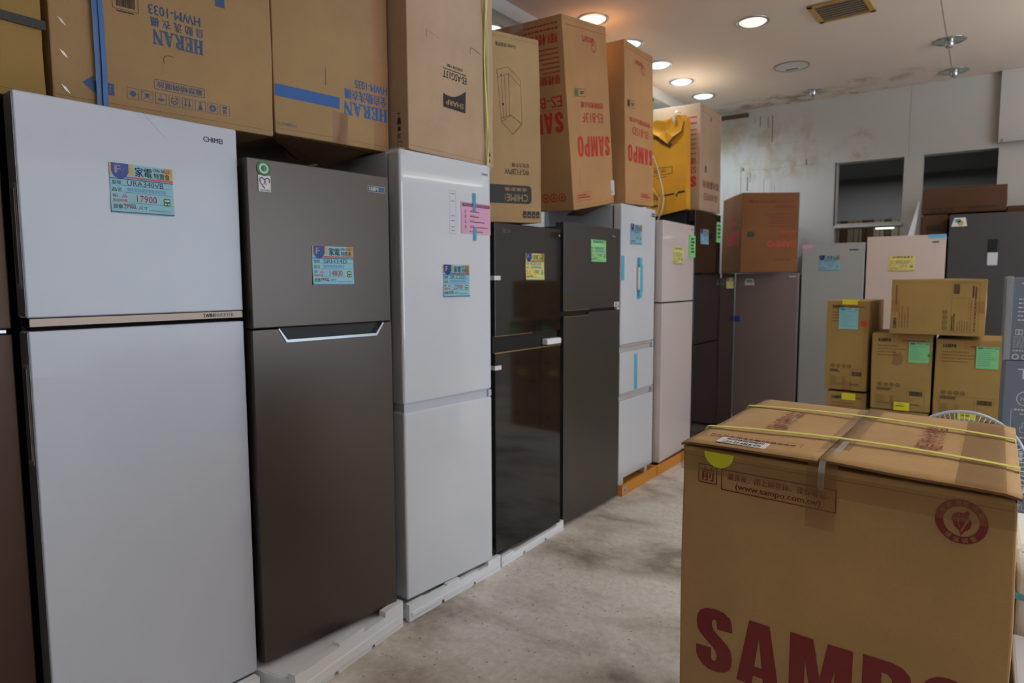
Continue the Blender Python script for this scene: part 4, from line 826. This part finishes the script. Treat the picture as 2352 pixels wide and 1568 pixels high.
# b8 SAMPO SR
def p_b8(b):
    b.text('電冰箱專用', (.07, .178, .54, .240), INK_MAR, 180, .02); b.text('SR-NW53', (.10, .085, .50, .140), INK_MAR, 180, .02); b.rect(.12, .30, .16, .35, INK_BRN); b.disc(.28, .73, .02, INK_RED); b.rect(.0, .755, .6, .757, INK_BRN)
    b.face('left', .6, .385, .808)
    b.glyphs('SAMPO', (.06, .18, .357, .262), RP, 180); b.text('SR-C61D', (.12, .283, .355, .335), RP, 180, .02); b.text('電冰箱', (.16, .352, .355, .405), RP, 180, .02)
    for i in range(6): b.dashes((.20, .43+i*.036, .355, .445+i*.036), RP, 1, 180, seed=i+20)
    b.dashes((.15, .655, .355, .685), RP, 1, 180, seed=31); b.dashes((.15, .70, .355, .725), RP, 1, 180, seed=32)
t = C_('tan carton with red print behind the yellow wrapped one, on the tall black refrigerator', (-1.853, 5.141, 1.9), 93.46, .60, .385, .808, K_TAN2, p_b8, ty=-2.0, seed=8)
# b7 yellow wrapped carton
t = thing('cardboard_box', 'torn yellow cardboard box tied with white cord, between the upright cartons', 'box', (-2.195, 4.972, 1.895), 0)
def yb(b):
    w = .32
    pts = [(-.03, -.055), (.30, -.0), (.285, .70), (.20, .715), (.10, .675), (-.03, .71)]
    b.prism([pts], .0, .006, K_YEL); b.prism([[(-.02, .004), (.292, .004), (.278, .69), (-.02, .69)]], .0065, .105, K_YEL)
    # crumpled torn flap folded forward at the top
    P = [(-.02, -.004, .66), (.06, -.03, .69), (.14, -.045, .66), (.22, -.03, .70), (.27, -.015, .66), (.255, -.03, .58), (.20, -.05, .545), (.15, -.035, .50), (.08, -.055, .56), (.02, -.03, .60)]
    c = (.12, -.022, .60)
    for i in range(len(P)):
        b.quad([P[i], P[(i+1) % len(P)], c], K_YEL)
        q0 = (P[i][0], -.001, P[i][2]); q1 = (P[(i+1) % len(P)][0], -.001, P[(i+1) % len(P)][2]); b.quad([P[i], q0, q1, P[(i+1) % len(P)]], M_CUT)
    b.face('front', 1, 1, 1)
    b.poly([[(-.01, .56), (.05, .545), (.16, .47), (.18, .50), (.06, .58)]], M_CUT, 1.5)
    b.text('TECO', (.005, .085, .085, .125), INK_BLK, 180, .02); b.poly([[(.105, .108), (.20, .117), (.20, .129), (.105, .120)]], INK_BLK); b.poly([[(.228, .121), (.285, .128), (.285, .145), (.228, .136)]], INK_BLK); b.line([(.21, .12), (.222, .10), (.225, .13)], .006, INK_BLK)
    b.dashes((.01, .02, .08, .045), INK_BLK, 1); b.line([(.02, .27), (.18, .28), (.18, .33), (.03, .33)], .004, INK_BRN); b.line([(.05, .25), (.14, .26)], .004, INK_BRN); b.text('冰箱', (.03, .285, .13, .32), INK_BRN, 180)
part(t, yb, 'carton_body')
def cord(b):
    b.tube([(.215, .06, .742), (.215, -.02, .735), (.208, -.056, .69), (.206, -.05, .64)], .011, STRAP_W, 8, flat=.4)
def cord2(b):
    b.tube([(-.03, -.03, .52), (.02, -.035, .47), (.07, -.03, .33), (.12, -.035, .16), (.128, -.03, .08), (.12, -.04, .0), (.09, -.045, -.07), (.06, -.05, -.10)], .0045, STRAP_W, 8)
def cord3(b):
    b.tube([(-.02, -.03, .25), (.04, -.035, .17), (.09, -.03, .09), (.085, -.03, .02), (.06, -.04, -.05), (.02, -.05, -.10)], .0035, STRAP_W, 8)
part(t, cord, 'cord', 'white plastic cord'); part(t, cord2, 'cord', 'white plastic cord'); part(t, cord3, 'cord', 'white plastic cord')
# b9 corner box
def p_b9(b):
    b.text('SAMPO', (.215, .214, .452, .268), RP, 180, .05); b.text('DD-7C', (.310, .290, .448, .330), RP, 180, .02); b.dashes((.31, .342, .448, .362), RP, 1, 180, seed=3)
    for i in range(5): b.dashes((.16+.05*(i % 2), .385+i*.025, .445, .398+i*.025), INK_MAR, 1, 180, seed=i)
    b.text('SAMPO 除濕乾衣機', (.055, .585, .438, .610), INK_MAR, 180, .02); b.dashes((.22, .545, .445, .57), INK_MAR, 1, 180, seed=6); b.rect(.055, .285, .45, .287, INK_MAR); b.rect(.050, .300, .106, .345, INK_BLK); b.dashes((.25, .10, .42, .125), INK_MAR, 1, 180, seed=12)
    b.face('left', .482, .55, .672)
    b.glyphs('SAMPO', (.15, .235, .50, .36), RP, 180); b.dashes((.22, .40, .42, .45), RP, 2, 180); b.dashes((.22, .47, .42, .51), RP, 1, 180)
t = C_('orange brown carton with red print on the corner refrigerators', (-1.721, 5.797, 1.419), 34.3, .482, .55, .672, K_BRO, p_b9, seed=9)

# right hand stack
def p_stack(w, h, lab, label_m, circ=True, title='SAMPO', seed=0):
    def f(b):
        b.glyphs('SAMPO', (.035, h-.052, .105, h-.030), INK_BLK); b.dashes((w*.52, h-.050, w*.92, h-.038), INK_BRN, 1, seed=3)
        for i in range(4): b.dashes((.035, h-.085-i*.020, .21, h-.076-i*.020), INK_BRN, 1, seed=seed+i, ragged=.4)
        y = .165
        for i in range(4): b.ring(.052+i*.034, y, .0125, .0095, INK_BLK, n=18); b.line([(.052+i*.034-.004, y), (.052+i*.034+.004, y)], .003, INK_BLK); b.line([(.052+i*.034, y-.006), (.052+i*.034, y+.005)], .0025, INK_BLK)
        b.frame(.030, .03, w-.03, .145, .0012, INK_BRN); b.rect(w*.62, .03, w*.62+.0012, .145, INK_BRN); b.barcode((w*.66, .10, w*.88, .130), INK_BLK, seed=seed+2); b.dashes((.036, .120, w*.40, .140), INK_BLK, 2, seed=seed+5)
        for i in range(4): b.dashes((.038, .085-i*.012, .085, .091-i*.012), INK_BRN, 1, seed=seed+i+7); b.dashes((.11, .085-i*.012, .14, .091-i*.012), INK_BRN, 1, seed=seed+i+1)
        b.dashes((.036, .036, w*.55, .044), INK_BRN, 1, seed=5); b.dashes((w*.62, .036, w*.9, .046), INK_BLK, 1, seed=6)
        tapec = plain('tape_tan', sr(150, 112, 58), .35); b.rect(w*.42, h-.06, w*.66, h-.002, tapec, .4); b.rect(w*.42, .002, w*.66, .06, tapec, .4)
    return f
def sheet(t, rect, m, seed=1, name='label_sheet', label=None):
    u0, v0, u1, v1 = rect
    def f(b):
        b.box(u0, -.0085, v0, u1, -.0075, v1, m); b.face('front', 1, 1, 1, off=.0085)
        W = u1-u0; H = v1-v0
        b.rect(u0+W*.06, v1-H*.10, u0+W*.3, v1-H*.03, C_DBLUE); b.dashes((u0+W*.35, v1-H*.10, u1-W*.25, v1-H*.04), C_DBLUE, 1, seed=seed); b.frame(u1-W*.2, v1-H*.11, u1-W*.05, v1-H*.03, .002, C_DBLUE)
        for i in range(8): b.dashes((u0+W*.08, v1-H*(.20+i*.095), u1-W*.1, v1-H*(.175+i*.095)), C_DBLUE, 1, seed=seed*7+i, ragged=.6)
    return part(t, f, name, label)
G2 = 'olive dehumidifier cartons stacked at right'
t = C_('lower olive carton in the left column of the stack, yellow round sticker', (-.872, 5.0, .0), -1, .250, .42, .585, K_OLV, p_stack(.250, .59, None, None, seed=50), seed=19, group=G2)
part(t, lambda b: b.box(.10, -.009, .535, .185, -.007, .582, C_YSTICK), 'sticker', 'yellow label'); part(t, lambda b: (b.face('front', 1, 1, 1, off=.0085), b.disc(.215, .455, .016, C_YG)), 'sticker', 'round yellow sticker')
t = C_('upper olive carton in the stack with pale blue sheet and red dot', (-.885, 5.0, .602), -3, .262, .5, .61, K_OLV, p_stack(.262, .61, None, None, seed=10), seed=11, group=G2)
sheet(t, (.078, .418, .196, .562), P_SKY, 2, label='pale blue printed sheet')
part(t, lambda b: (b.box(.095, -.0095, .583, .190, -.0078, .612, C_YSTICK), b.box(.095, -.0095, .612, .190, .03, .6155, C_YSTICK), b.dashes((.10, .606, .185, .610), INK_BLK, 1)), 'sticker', 'yellow sticker folded over the flap'); part(t, lambda b: (b.face('front', 1, 1, 1, off=.0078), b.disc(.232, .458, .0165, C_RDOT)), 'sticker', 'red dot sticker')
t = C_('olive carton in the middle of the lower row with mint sheet and green dot', (-.595, 4.95, .505), 0, .335, .46, .497, K_OLV, p_stack(.335, .497, None, None, seed=20), seed=12, group=G2)
sheet(t, (.210, .318, .322, .447), P_MINT, 3, label='mint green printed sheet')
part(t, lambda b: (b.box(.140, -.0095, -.0, .228, -.0078, .055, C_YSTICK), b.face('front', 1, 1, 1, off=.0085), b.dashes((.15, .022, .218, .034), INK_BLK, 1, seed=2), b.dashes((.165, .040, .20, .046), INK_BLK, 1, seed=2)), 'sticker', 'yellow label'); part(t, lambda b: (b.face('front', 1, 1, 1, off=.0085), b.disc(.325, .368, .012, C_GDOT)), 'sticker', 'green dot sticker')
part(t, lambda b: b.prism([[(.118,.30),(.15,.29),(.175,.305),(.18,.35),(.165,.385),(.145,.37),(.12,.39),(.125,.35)]], -.0095, -.0085, FILM), 'packing_tape', 'crumpled clear tape')
t = C_('olive carton at the right of the lower row with mint sheet, behind the fan', (-.238, 4.95, .482), 0, .343, .46, .500, K_OLV, p_stack(.343, .500, None, None, seed=30), seed=13, group=G2)
sheet(t, (.209, .327, .322, .461), P_MINT, 4, label='mint green printed sheet')
part(t, lambda b: (b.box(.130, -.0095, .0, .225, -.0078, .06, C_YSTICK), b.face('front', 1, 1, 1, off=.0085), b.dashes((.14, .018, .215, .034), INK_BLK, 1, seed=2)), 'sticker', 'yellow label')
t = C_('olive carton lying under the middle one, bottom of its column', (-.595, 4.95, .0), 0, .335, .46, .497, K_OLV, p_stack(.335, .497, None, None, seed=40), seed=14, group=G2)
t = C_('olive carton at the very bottom right of the stack, behind the fan', (-.243, 4.95, .0), 0, .343, .46, .475, K_OLV, p_stack(.343, .475, None, None, seed=45), seed=15, group=G2)
def p_s4(b):
    b.glyphs('SAMPO', (.018, .035, .036, .100), INK_BLK, 90); b.dashes((.025, .19, .037, .32), INK_BRN, 1, 90, seed=3)
    for i in range(4): b.dashes((.047+i*.016, .04, .054+i*.016, .19), INK_BRN, 1, 90, seed=i, ragged=.4)
    for i in range(4): b.ring(.292, .045+i*.033, .0125, .0095, INK_BLK, n=18); b.line([(.288, .045+i*.033), (.296, .045+i*.033)], .004, INK_BLK)
    b.frame(.322, .025, .462, .325, .0012, INK_BRN); b.rect(.322, .23, .462, .2312, INK_BRN); b.barcode((.330, .255, .360, .315), INK_BLK, 90, seed=4); b.dashes((.326, .03, .346, .14), INK_BLK, 2, 90, seed=5)
    for i in range(5): b.dashes((.355+i*.012, .03, .361+i*.012, .10), INK_BRN, 1, 90, seed=i+6)
    b.rect(.41, .03, .4112, .225, INK_BRN); b.dashes((.42, .03, .426, .22), INK_BRN, 1, 90, seed=8); b.dashes((.438, .03, .452, .31), INK_BRN, 1, 90, seed=9); b.dashes((.425, .235, .452, .315), INK_BLK, 2, 90, seed=9)
    tapec = plain('tape_tan', sr(150, 112, 58), .35); b.rect(.002, .14, .05, .21, tapec, .4); b.rect(.44, .14, .488, .21, tapec, .4)
t = C_('olive carton lying on its side on top of the two lower row cartons', (-.49, 4.87, 1.010), .5, .495, .5, .343, K_OLV, p_s4, seed=16, group=G2)

# grey blue TECO fan cartons at the right edge
def p_te(b):
    b.text('TECO', (.045, .265, .215, .308), INK_WHT, 0, .05); b.ring(.075, .185, .030, .027, INK_WHT, n=28); b.text('360°', (.058, .178, .092, .192), INK_WHT); b.dashes((.04, .13, .20, .142), INK_WHT, 1, seed=3); b.dashes((.06, .115, .16, .124), INK_WHT, 1, seed=4)
    b.line([(.065, .045), (.060, .065), (.070, .062), (.070, .085), (.078, .085), (.078, .062), (.092, .058), (.090, .042), (.065, .045)], .002, INK_WHT); b.dashes((.05, .015, .20, .026), INK_WHT, 1, seed=5)
    b.frame(.03, .02, .032, .14, .001, INK_WHT); b.dashes((.24, .03, .46, .24), INK_WHT, 7, seed=8)
def p_te2(b):
    b.text('TECO', (.045, .285, .20, .318), INK_WHT, 0, .05)
    for i in range(6): b.dashes((.040, .245-i*.017, .20, .254-i*.017), INK_WHT, 1, seed=i, ragged=.5)
    b.frame(.035, .105, .06, .128, .003, INK_WHT); b.rect(.045, .108, .05, .125, INK_WHT); b.dashes((.03, .05, .20, .10), plain('ink_grey', sr(150, 156, 168), .6), 6, seed=8); b.dashes((.03, .035, .2, .043), INK_WHT, 1, seed=4)
    b.ring(.04, .015, .012, .008, INK_WHT, n=16); b.ring(.072, .015, .012, .008, INK_WHT, n=16)
TG = 'grey blue fan cartons stacked at the right edge'
for i, (z, lab) in enumerate(((1.02, 'topmost grey blue TECO carton at the right edge'), (.68, 'second grey blue TECO carton from the top at the right edge'), (.34, 'third grey blue TECO carton from the top at the right edge'), (0, 'lowest grey blue TECO carton at the right edge, on the floor'))):
    t = C_(lab, (.072+.006*i, 3.4, z), 0, .5, .45, .338, K_GREY, p_te2 if i == 0 else p_te, seed=30+i, group=TG, bulge=.002)
    if i == 0: part(t, lambda b: b.box(-.004, -.006, .0, .02, .45, .345, FILM2, .002), 'plastic_wrap', 'clear plastic wrap on the left edge')

# dark brown HERAN cartons behind the back row
def p_h1(b): b.serif('HERAN', (.045, .006, .205, .044), INK_BLK); b.dashes((.30, .020, .52, .045), INK_BLK, 1, seed=5)
C_('dark brown HERAN carton on the dark grey refrigerator, before the wall opening', (-.445, 6.22, 1.865), 1, .54, .35, .195, K_BRN, p_h1, seed=21)
C_('narrow dark brown carton under the HERAN one on the cream refrigerator', (-.435, 6.22, 1.697), 0, .165, .35, .160, K_BRN, lambda b: b.glyphs('OM', (.03, .04, .12, .08), INK_BLK), seed=22)
C_('low dark brown carton on the dark grey refrigerator at the right edge', (.10, 6.3, 1.842), 0, .5, .3, .06, K_BRN, seed=23)
b = MB(); b.prism([[(0, 0), (.045, .0), (.075, .26), (.065, .27)]], 0, .012, M_FOAM); b.build('foam_sheet', loc=(-.535, 6.25, 1.702), label='thin white foam sheet leaning left of the dark brown cartons', cat='foam sheet')

# ------------------------------------------------------------------ foreground box
FW, FD, FH = .610, .655, .978
def sk(x, y, z): return (x-0.075*y, y, z)
def p_fg(b):
    DZ = .012; b.fm = lambda u, v, e: (u, -e, v+DZ)
    g = INK_MAR
    def base(x): return .455+.02*(x/.5)
    # SAMPO, large
    x = .041; s = .139
    xs = {'S': (.041, .605, .459), 'A': (.137, .607, .462), 'M': (.2475, .611, .466), 'P': (.384, .614, .469), 'O': (.482, .618, .472)}
    for c in 'SAMPO':
        x0, z1, z0 = xs[c]; H = z1-z0
        for loops in GLYPHS[c][1]: b.poly([[(x0+a*H, z0+q*H) for a, q in l] for l in loops], g)
    b.poly([stadium(.037, .888, .081, .931, .003, 3), stadium(.0392, .8902, .0788, .9288, .002, 3)], g); b.text('前', (.044, .894, .075, .925), g, 0, .015)
    b.frame(.090, .880, .325, .927, .0022, g); b.text('購買後，請上網登錄，確保權益。', (.104, .9045, .312, .920), g, 0, .008); b.text('(www.sampo.com.tw)', (.122, .884, .296, .9005), g, 0, .03)
    cx, cy, r = .530, .912, .040
    b.ring(cx, cy, r, r*.68, g, n=48)
    for txt, a0, a1, up in (('省能源', 150, 100, 1), ('低污染', 80, 30, 1), ('環保標章', 235, 305, 0)):
        n_ = len(txt)
        for i, ch in enumerate(txt):
            a = math.radians(a0+(a1-a0)*i/(n_-1)); px, py = cx+r*.84*math.cos(a), cy+r*.84*math.sin(a); rot = a-PI/2 if up else a+PI/2
            vs, fs, asp = text_polys(ch, .01); c_, s_ = math.cos(rot), math.sin(rot); k = .0095
            idx = [b.av(b.fm(px+((q-.5)*c_-(w_-.5)*s_)*k, py+((q-.5)*s_+(w_-.5)*c_)*k, .002)) for q, w_ in vs]
            for f in fs: b.af([idx[j] for j in f], INK_MAR_L)
    leaf = [(cx-.015, cy+.003), (cx-.013, cy+.012), (cx-.004, cy+.017), (cx+.003, cy+.016), (cx+.008, cy+.021), (cx+.013, cy+.018), (cx+.010, cy+.012), (cx+.016, cy+.002), (cx+.014, cy-.010), (cx+.005, cy-.018), (cx, cy-.026), (cx-.002, cy-.017), (cx-.010, cy-.010)]
    b.poly([leaf], g); b.line([(cx-.014, cy+.004), (cx, cy+.006), (cx+.011, cy+.003)], .0010, INK_MAR_L, 2); b.line([(cx-.003, cy+.016), (cx-.005, cy+.003), (cx-.002, cy-.010)], .0010, INK_MAR_L, 2); b.line([(cx+.012, cy+.010), (cx+.006, cy-.004), (cx+.0, cy-.018)], .0024, INK_MAR_L, 2)
    b.rect(.225, .918, .238, .929, K_TAN2, 1)
t = thing('cardboard_box', 'large foreground tan SAMPO carton with yellow straps and lime round sticker', 'box', (-.544, 1.44, 0), -5.07)
carton(t, FW, FD, FH, K_FG, p_fg, bulge=.007, seed=40, skew=sk, flaps=None)
def fg_top(b):   # two outer flaps meeting at the middle with visible corrugated front edges
    n = 14
    for (x0, x1, sgn) in ((-.004, .288, 0), (.291, .614, 1)):
        G = []
        for layer in (0, 1):
            g = []
            for j in range(n+1):
                row = []
                for i in range(n+1):
                    u = x0+(x1-x0)*i/n; v = -.004+(FD+.006)*j/n
                    m_ = (u-x0)/(x1-x0) if not sgn else (x1-u)/(x1-x0)      # 0 at hinge, 1 at middle seam
                    z = FH+.0045+.006*m_*math.exp(-((v)/.12)**2)+.0018*math.sin(v*9+sgn)*m_+.003*nz3((u, v, 0), 5, 3+sgn)+(.005 if layer else 0)+.004*math.sin(PI*min(1, max(0, u/FW)))*math.sin(PI*min(1, max(0, v/FD)))
                    if i in (0, n) and ((i == 0) != bool(sgn)): z -= .004
                    yy = v-(.002 if j == 0 else 0)+(.003*nz3((u*3, 0, 1), 5, 8) if j == 0 else 0)
                    row.append(b.av((u-0.075*v, yy, z)))
                g.append(row)
            G.append(g)
        A, B = G
        for j in range(n):
            for i in range(n): b.af([B[j][i], B[j][i+1], B[j+1][i+1], B[j+1][i]], K_FG, True); b.af([A[j][i], A[j+1][i], A[j+1][i+1], A[j][i+1]], K_FG, True)
        for i in range(n): b.af([A[0][i], A[0][i+1], B[0][i+1], B[0][i]], M_CUT); b.af([A[n][i], B[n][i], B[n][i+1], A[n][i+1]], M_CUT)
        for j in range(n): b.af([A[j][0], B[j][0], B[j+1][0], A[j+1][0]], M_CUT if sgn else K_FG); b.af([A[j][n], A[j+1][n], B[j+1][n], B[j][n]], K_FG if sgn else M_CUT)
    # red printing on the flaps
    g = INK_MAR; b.deform = lambda p: (p.x-.075*p.y, p.y, p.z+.003*nz3((p.x, p.y, 0), 5, 3 if p.x < .29 else 4)+.004*math.sin(PI*min(1, max(0, p.x/FW)))*math.sin(PI*min(1, max(0, p.y/FD)))); b.face('top', FW, FD, FH, off=.0115); b.eps = .001
    for txt, u, v0, v1 in (('安潔好', .140, .225, .480), ('晶淨洗護', .458, .215, .500)):
        n_ = len(txt); hh = (v1-v0)/n_
        for i, ch in enumerate(txt): b.text(ch, (u-.022, v0+i*hh+.007, u+.026, v0+(i+1)*hh-.007), g, 180, 0, lift=2.2)
    b.frame(.024, .070, .236, .108, .0012, g, 2.2); b.dashes((.034, .082, .225, .098), g, 1, 180, seed=3, ragged=0, lift=2.2)
    b.deform = None
part(t, fg_top, 'flap')
def Zt(x, y): return FH+.0105+.004*math.sin(PI*min(1, max(0, x/FW)))*math.sin(PI*min(1, max(0, y/FD)))
def fg_strap(b, args):
    for (ya, yb_, ym, lift) in (args,):
        P = []
        for k in range(6): P.append((-.0095-.075*ya, ya, FH*(k/5)))
        for k in range(0, 25):
            q = k/24; x = q*.615-.003; yy = ya+(yb_-ya)*q+(ym-(ya+yb_)/2)*math.sin(PI*q)*.35
            P.append((x-.075*ya, yy, Zt(x, yy)+.003+lift*math.sin(PI*q)**.7))
        for k in range(6): P.append((.6125-.075*yb_, yb_, FH*(1-k/5)))
        b.strip(P, (0, 1, 0), .016, STRAP_Y, .0012)
for a_ in ((.165, .185, .215, .006), (.496, .465, .535, .004)): part(t, lambda b: fg_strap(b, a_), 'strap', 'flat yellow plastic strap')
def fg_tape(b):
    n = 14
    pts = [(.300-.075*(v_), v_, Zt(.3, v_)+.002) for v_ in [.655*k/n for k in range(n+1)]]
    b.strip([(.300, -.0165, FH-.12), (.300, -.0165, FH-.05), (.300, -.014, FH-.005), (.300, -.008, FH+.014)]+[(p[0], p[1], p[2]+.0015) for p in pts], (1, 0, 0), .055, FILM, .0004)
    b.strip([(.300, -.018, FH-.04), (.300, -.017, FH), (.300, -.009, FH+.017)]+[(p[0]+.01, p[1], p[2]+.004) for p in pts[:5]], (1, 0, 0), .012, FILM2, .0004)
    for xx in (.555,): b.strip([(xx-.075*v_*1.0, v_, Zt(xx, v_)+.002+.001*math.sin(k*2)) for k, v_ in enumerate([.655*k/n for k in range(n+1)])], (1, 0, 0), .075, FILM, .0004)
    b.strip([(.0+.61*k/n, -.0135-.006*math.sin(PI*k/n), FH-.028) for k in range(n+1)], (0, 0, 1), .044, FILM, .0004)
part(t, fg_tape, 'packing_tape', 'wrinkled clear packing tape')
def fg_st(b):
    b.face('front', 1, 1, 1, off=.0085); b.eps = .0005
    n = 24; c = (.0905, FH-.001); r = .0335
    b.deform = lambda p: (p.x, p.y-.007*math.sin(PI*p.x/FW)-.003, p.z)
    b.poly([[(c[0]-r, c[1])]+[(c[0]+r*math.cos(a), c[1]+r*math.sin(a)*.98) for a in [PI+PI*k/n for k in range(n+1)]]+[(c[0]+r, c[1])]], C_YG, 6)
    b.deform = None
part(t, fg_st, 'sticker', 'lime yellow round sticker')
def fg_lab(b):
    b.deform = lambda p: (p.x-.075*p.y, p.y, p.z+.003*nz3((p.x, p.y, 0), 5, 3)+.004*math.sin(PI*p.x/FW)*math.sin(PI*p.y/FD))
    b.face('top', 1, 1, FH+.0125); b.eps = .0008
    b.poly([stadium(.068, .020, .176, .072, .006, 3)], P_WHT, 2); b.text('Q48HHC', (.080, .024, .165, .045), INK_BLK, 180, .01, 3); b.barcode((.082, .052, .165, .066), INK_BLK, 180, lift=3)
part(t, fg_lab, 'shipping_label', 'white barcode label')

# ------------------------------------------------------------------ white foam boxes by the right edge
t = thing('foam_box', 'white styrofoam box with cyan bands behind the right side of the foreground carton', 'box', (.083, 1.70, 0), 0)
part(t, lambda b: b.box(0, 0, 0, .5, .45, .745, M_FOAM, .012, 3), 'box_body')
part(t, lambda b: b.box(-.002, -.002, .585, .502, .452, .600, M_CYAN), 'strap', 'cyan band'); part(t, lambda b: b.box(-.002, -.002, .685, .502, .452, .697, M_CYAN), 'strap', 'cyan band')
t = thing('foam_box', 'lower grey white styrofoam box at the bottom right corner of the photo', 'box', (.0825, 1.40, 0), 0)
part(t, lambda b: (b.box(0, 0, 0, .4, .26, .60, M_FOAM, .01, 3), b.box(-.006, -.006, .60, .406, .266, .625, M_WSIDE, .006, 2)), 'box_body')
t = thing('plastic_bag', 'small clear plastic bag with yellow cable ties on the white styrofoam box', 'bag', (.118, 1.72, .775))
def bag(b):
    bm = bmesh.new(); bmesh.ops.create_icosphere(bm, subdivisions=3, radius=1)
    for v in bm.verts:
        k = 1+.35*noise.noise(v.co*2.2)+.15*noise.noise(v.co*6); v.co = Vector((v.co.x*.045*k, v.co.y*.04*k, v.co.z*.026*k))
    b.absorb(bm, FILM2, False)
part(t, bag, 'film')
for i in range(4): part(t, lambda b: b.tube([(-.03+.01*i, -.02, .012), (0+.008*i, 0, .02), (.04, .01+.01*i, -.004+.004*i)], .0018, STRAP_Y, 6), 'cable_tie')

# ------------------------------------------------------------------ fan
FC = Vector((-.041, 3.0, .655)); dirc = (Vector((0, 0, 1.0))-FC); yawf = math.degrees(math.atan2(dirc.x, -dirc.y))
t = thing('stand_fan', 'pale blue round stand fan behind the foreground carton', 'fan', (FC.x, FC.y, 0), yawf)
Rf = .198; tilt = math.radians(8)
def ft(x, y, z): return (x, y*math.cos(tilt)-z*math.sin(tilt)*-1*0-(-z)*0+z*math.sin(tilt), FC.z+z*math.cos(tilt)-y*math.sin(tilt))
circ = lambda r, y, n=56: [ft(r*math.cos(2*PI*i/n), y, r*math.sin(2*PI*i/n)) for i in range(n)]
part(t, lambda b: (b.tube(circ(Rf, 0), .006, M_FAN, 8, True), b.tube(circ(Rf, .012), .005, M_FAN, 8, True)), 'guard_rim', 'pale blue guard rim')
def wires(b, s):
    n = 72
    for i in range(n):
        a = 2*PI*i/n; P = []
        for k in range(7):
            q = k/6; r = .03+(Rf-.03)*q; yy = s*(.055*(1-q**2.5)); P.append(ft(r*math.cos(a+.06*(1-q)), yy+(.006 if s > 0 else 0), r*math.sin(a+.06*(1-q))))
        b.tube(P, .0013, M_FANW, 4)
    b.tube(circ(Rf*.66, s*.040), .0016, M_FANW, 5, True)
part(t, lambda b: wires(b, -1), 'front_guard'); part(t, lambda b: wires(b, 1), 'rear_guard')
def badge(b):
    n = 24; A = [b.av(ft(.032*math.cos(2*PI*i/n), -.054, .032*math.sin(2*PI*i/n))) for i in range(n)]; B = [b.av(ft(.030*math.cos(2*PI*i/n), -.064, .030*math.sin(2*PI*i/n))) for i in range(n)]
    for i in range(n): b.af([A[i], A[(i+1) % n], B[(i+1) % n], B[i]], M_FAN)
    b.af(B, M_FAN)
part(t, badge, 'hub_cap')
def blades(b):
    for k in range(5):
        g = []
        for j in range(7):
            r = .025+(Rf*.86-.025)*j/6; row = []
            for i in range(6):
                a = 2*PI*k/5+(.0+.62*i/5)*(0.55+.45*j/6); row.append(b.av(ft(r*math.cos(a), .012+.022*(i/5-.5), r*math.sin(a))))
            g.append(row)
        for j in range(6):
            for i in range(5): b.af([g[j][i], g[j][i+1], g[j+1][i+1], g[j+1][i]], plain('fan_blade', sr(170, 200, 210), .3), True)
part(t, blades, 'blade')
def motor(b):
    n = 20; pr_ = [(.0, .02), (.045, .03), (.05, .06), (.048, .13), (.03, .16), (.0, .165)]
    rg = [[b.av(ft(r*math.cos(2*PI*i/n), y, r*math.sin(2*PI*i/n))) for i in range(n)] for r, y in pr_]
    for A, B in zip(rg[:-1], rg[1:]):
        for i in range(n): b.af([A[i], A[(i+1) % n], B[(i+1) % n], B[i]], M_FAN, True)
part(t, motor, 'motor_housing')
part(t, lambda b: (b.tube([(0, .09, .03), (0, .09, .40)], .016, M_FAN, 12), b.tube([(0, .09, .40), (0, .09, FC.z-.03)], .011, M_CHROME2, 12)), 'pole')
def base(b):
    n = 32; pr_ = [(.17, 0), (.175, .012), (.12, .028), (.03, .045), (.02, .05)]
    rg = [[b.av((r*math.cos(2*PI*i/n), .09+r*math.sin(2*PI*i/n), z)) for i in range(n)] for r, z in pr_]
    for A, B in zip(rg[:-1], rg[1:]):
        for i in range(n): b.af([A[i], A[(i+1) % n], B[(i+1) % n], B[i]], M_FAN, True)
    b.af(rg[0][::-1], M_FAN)
part(t, base, 'base')
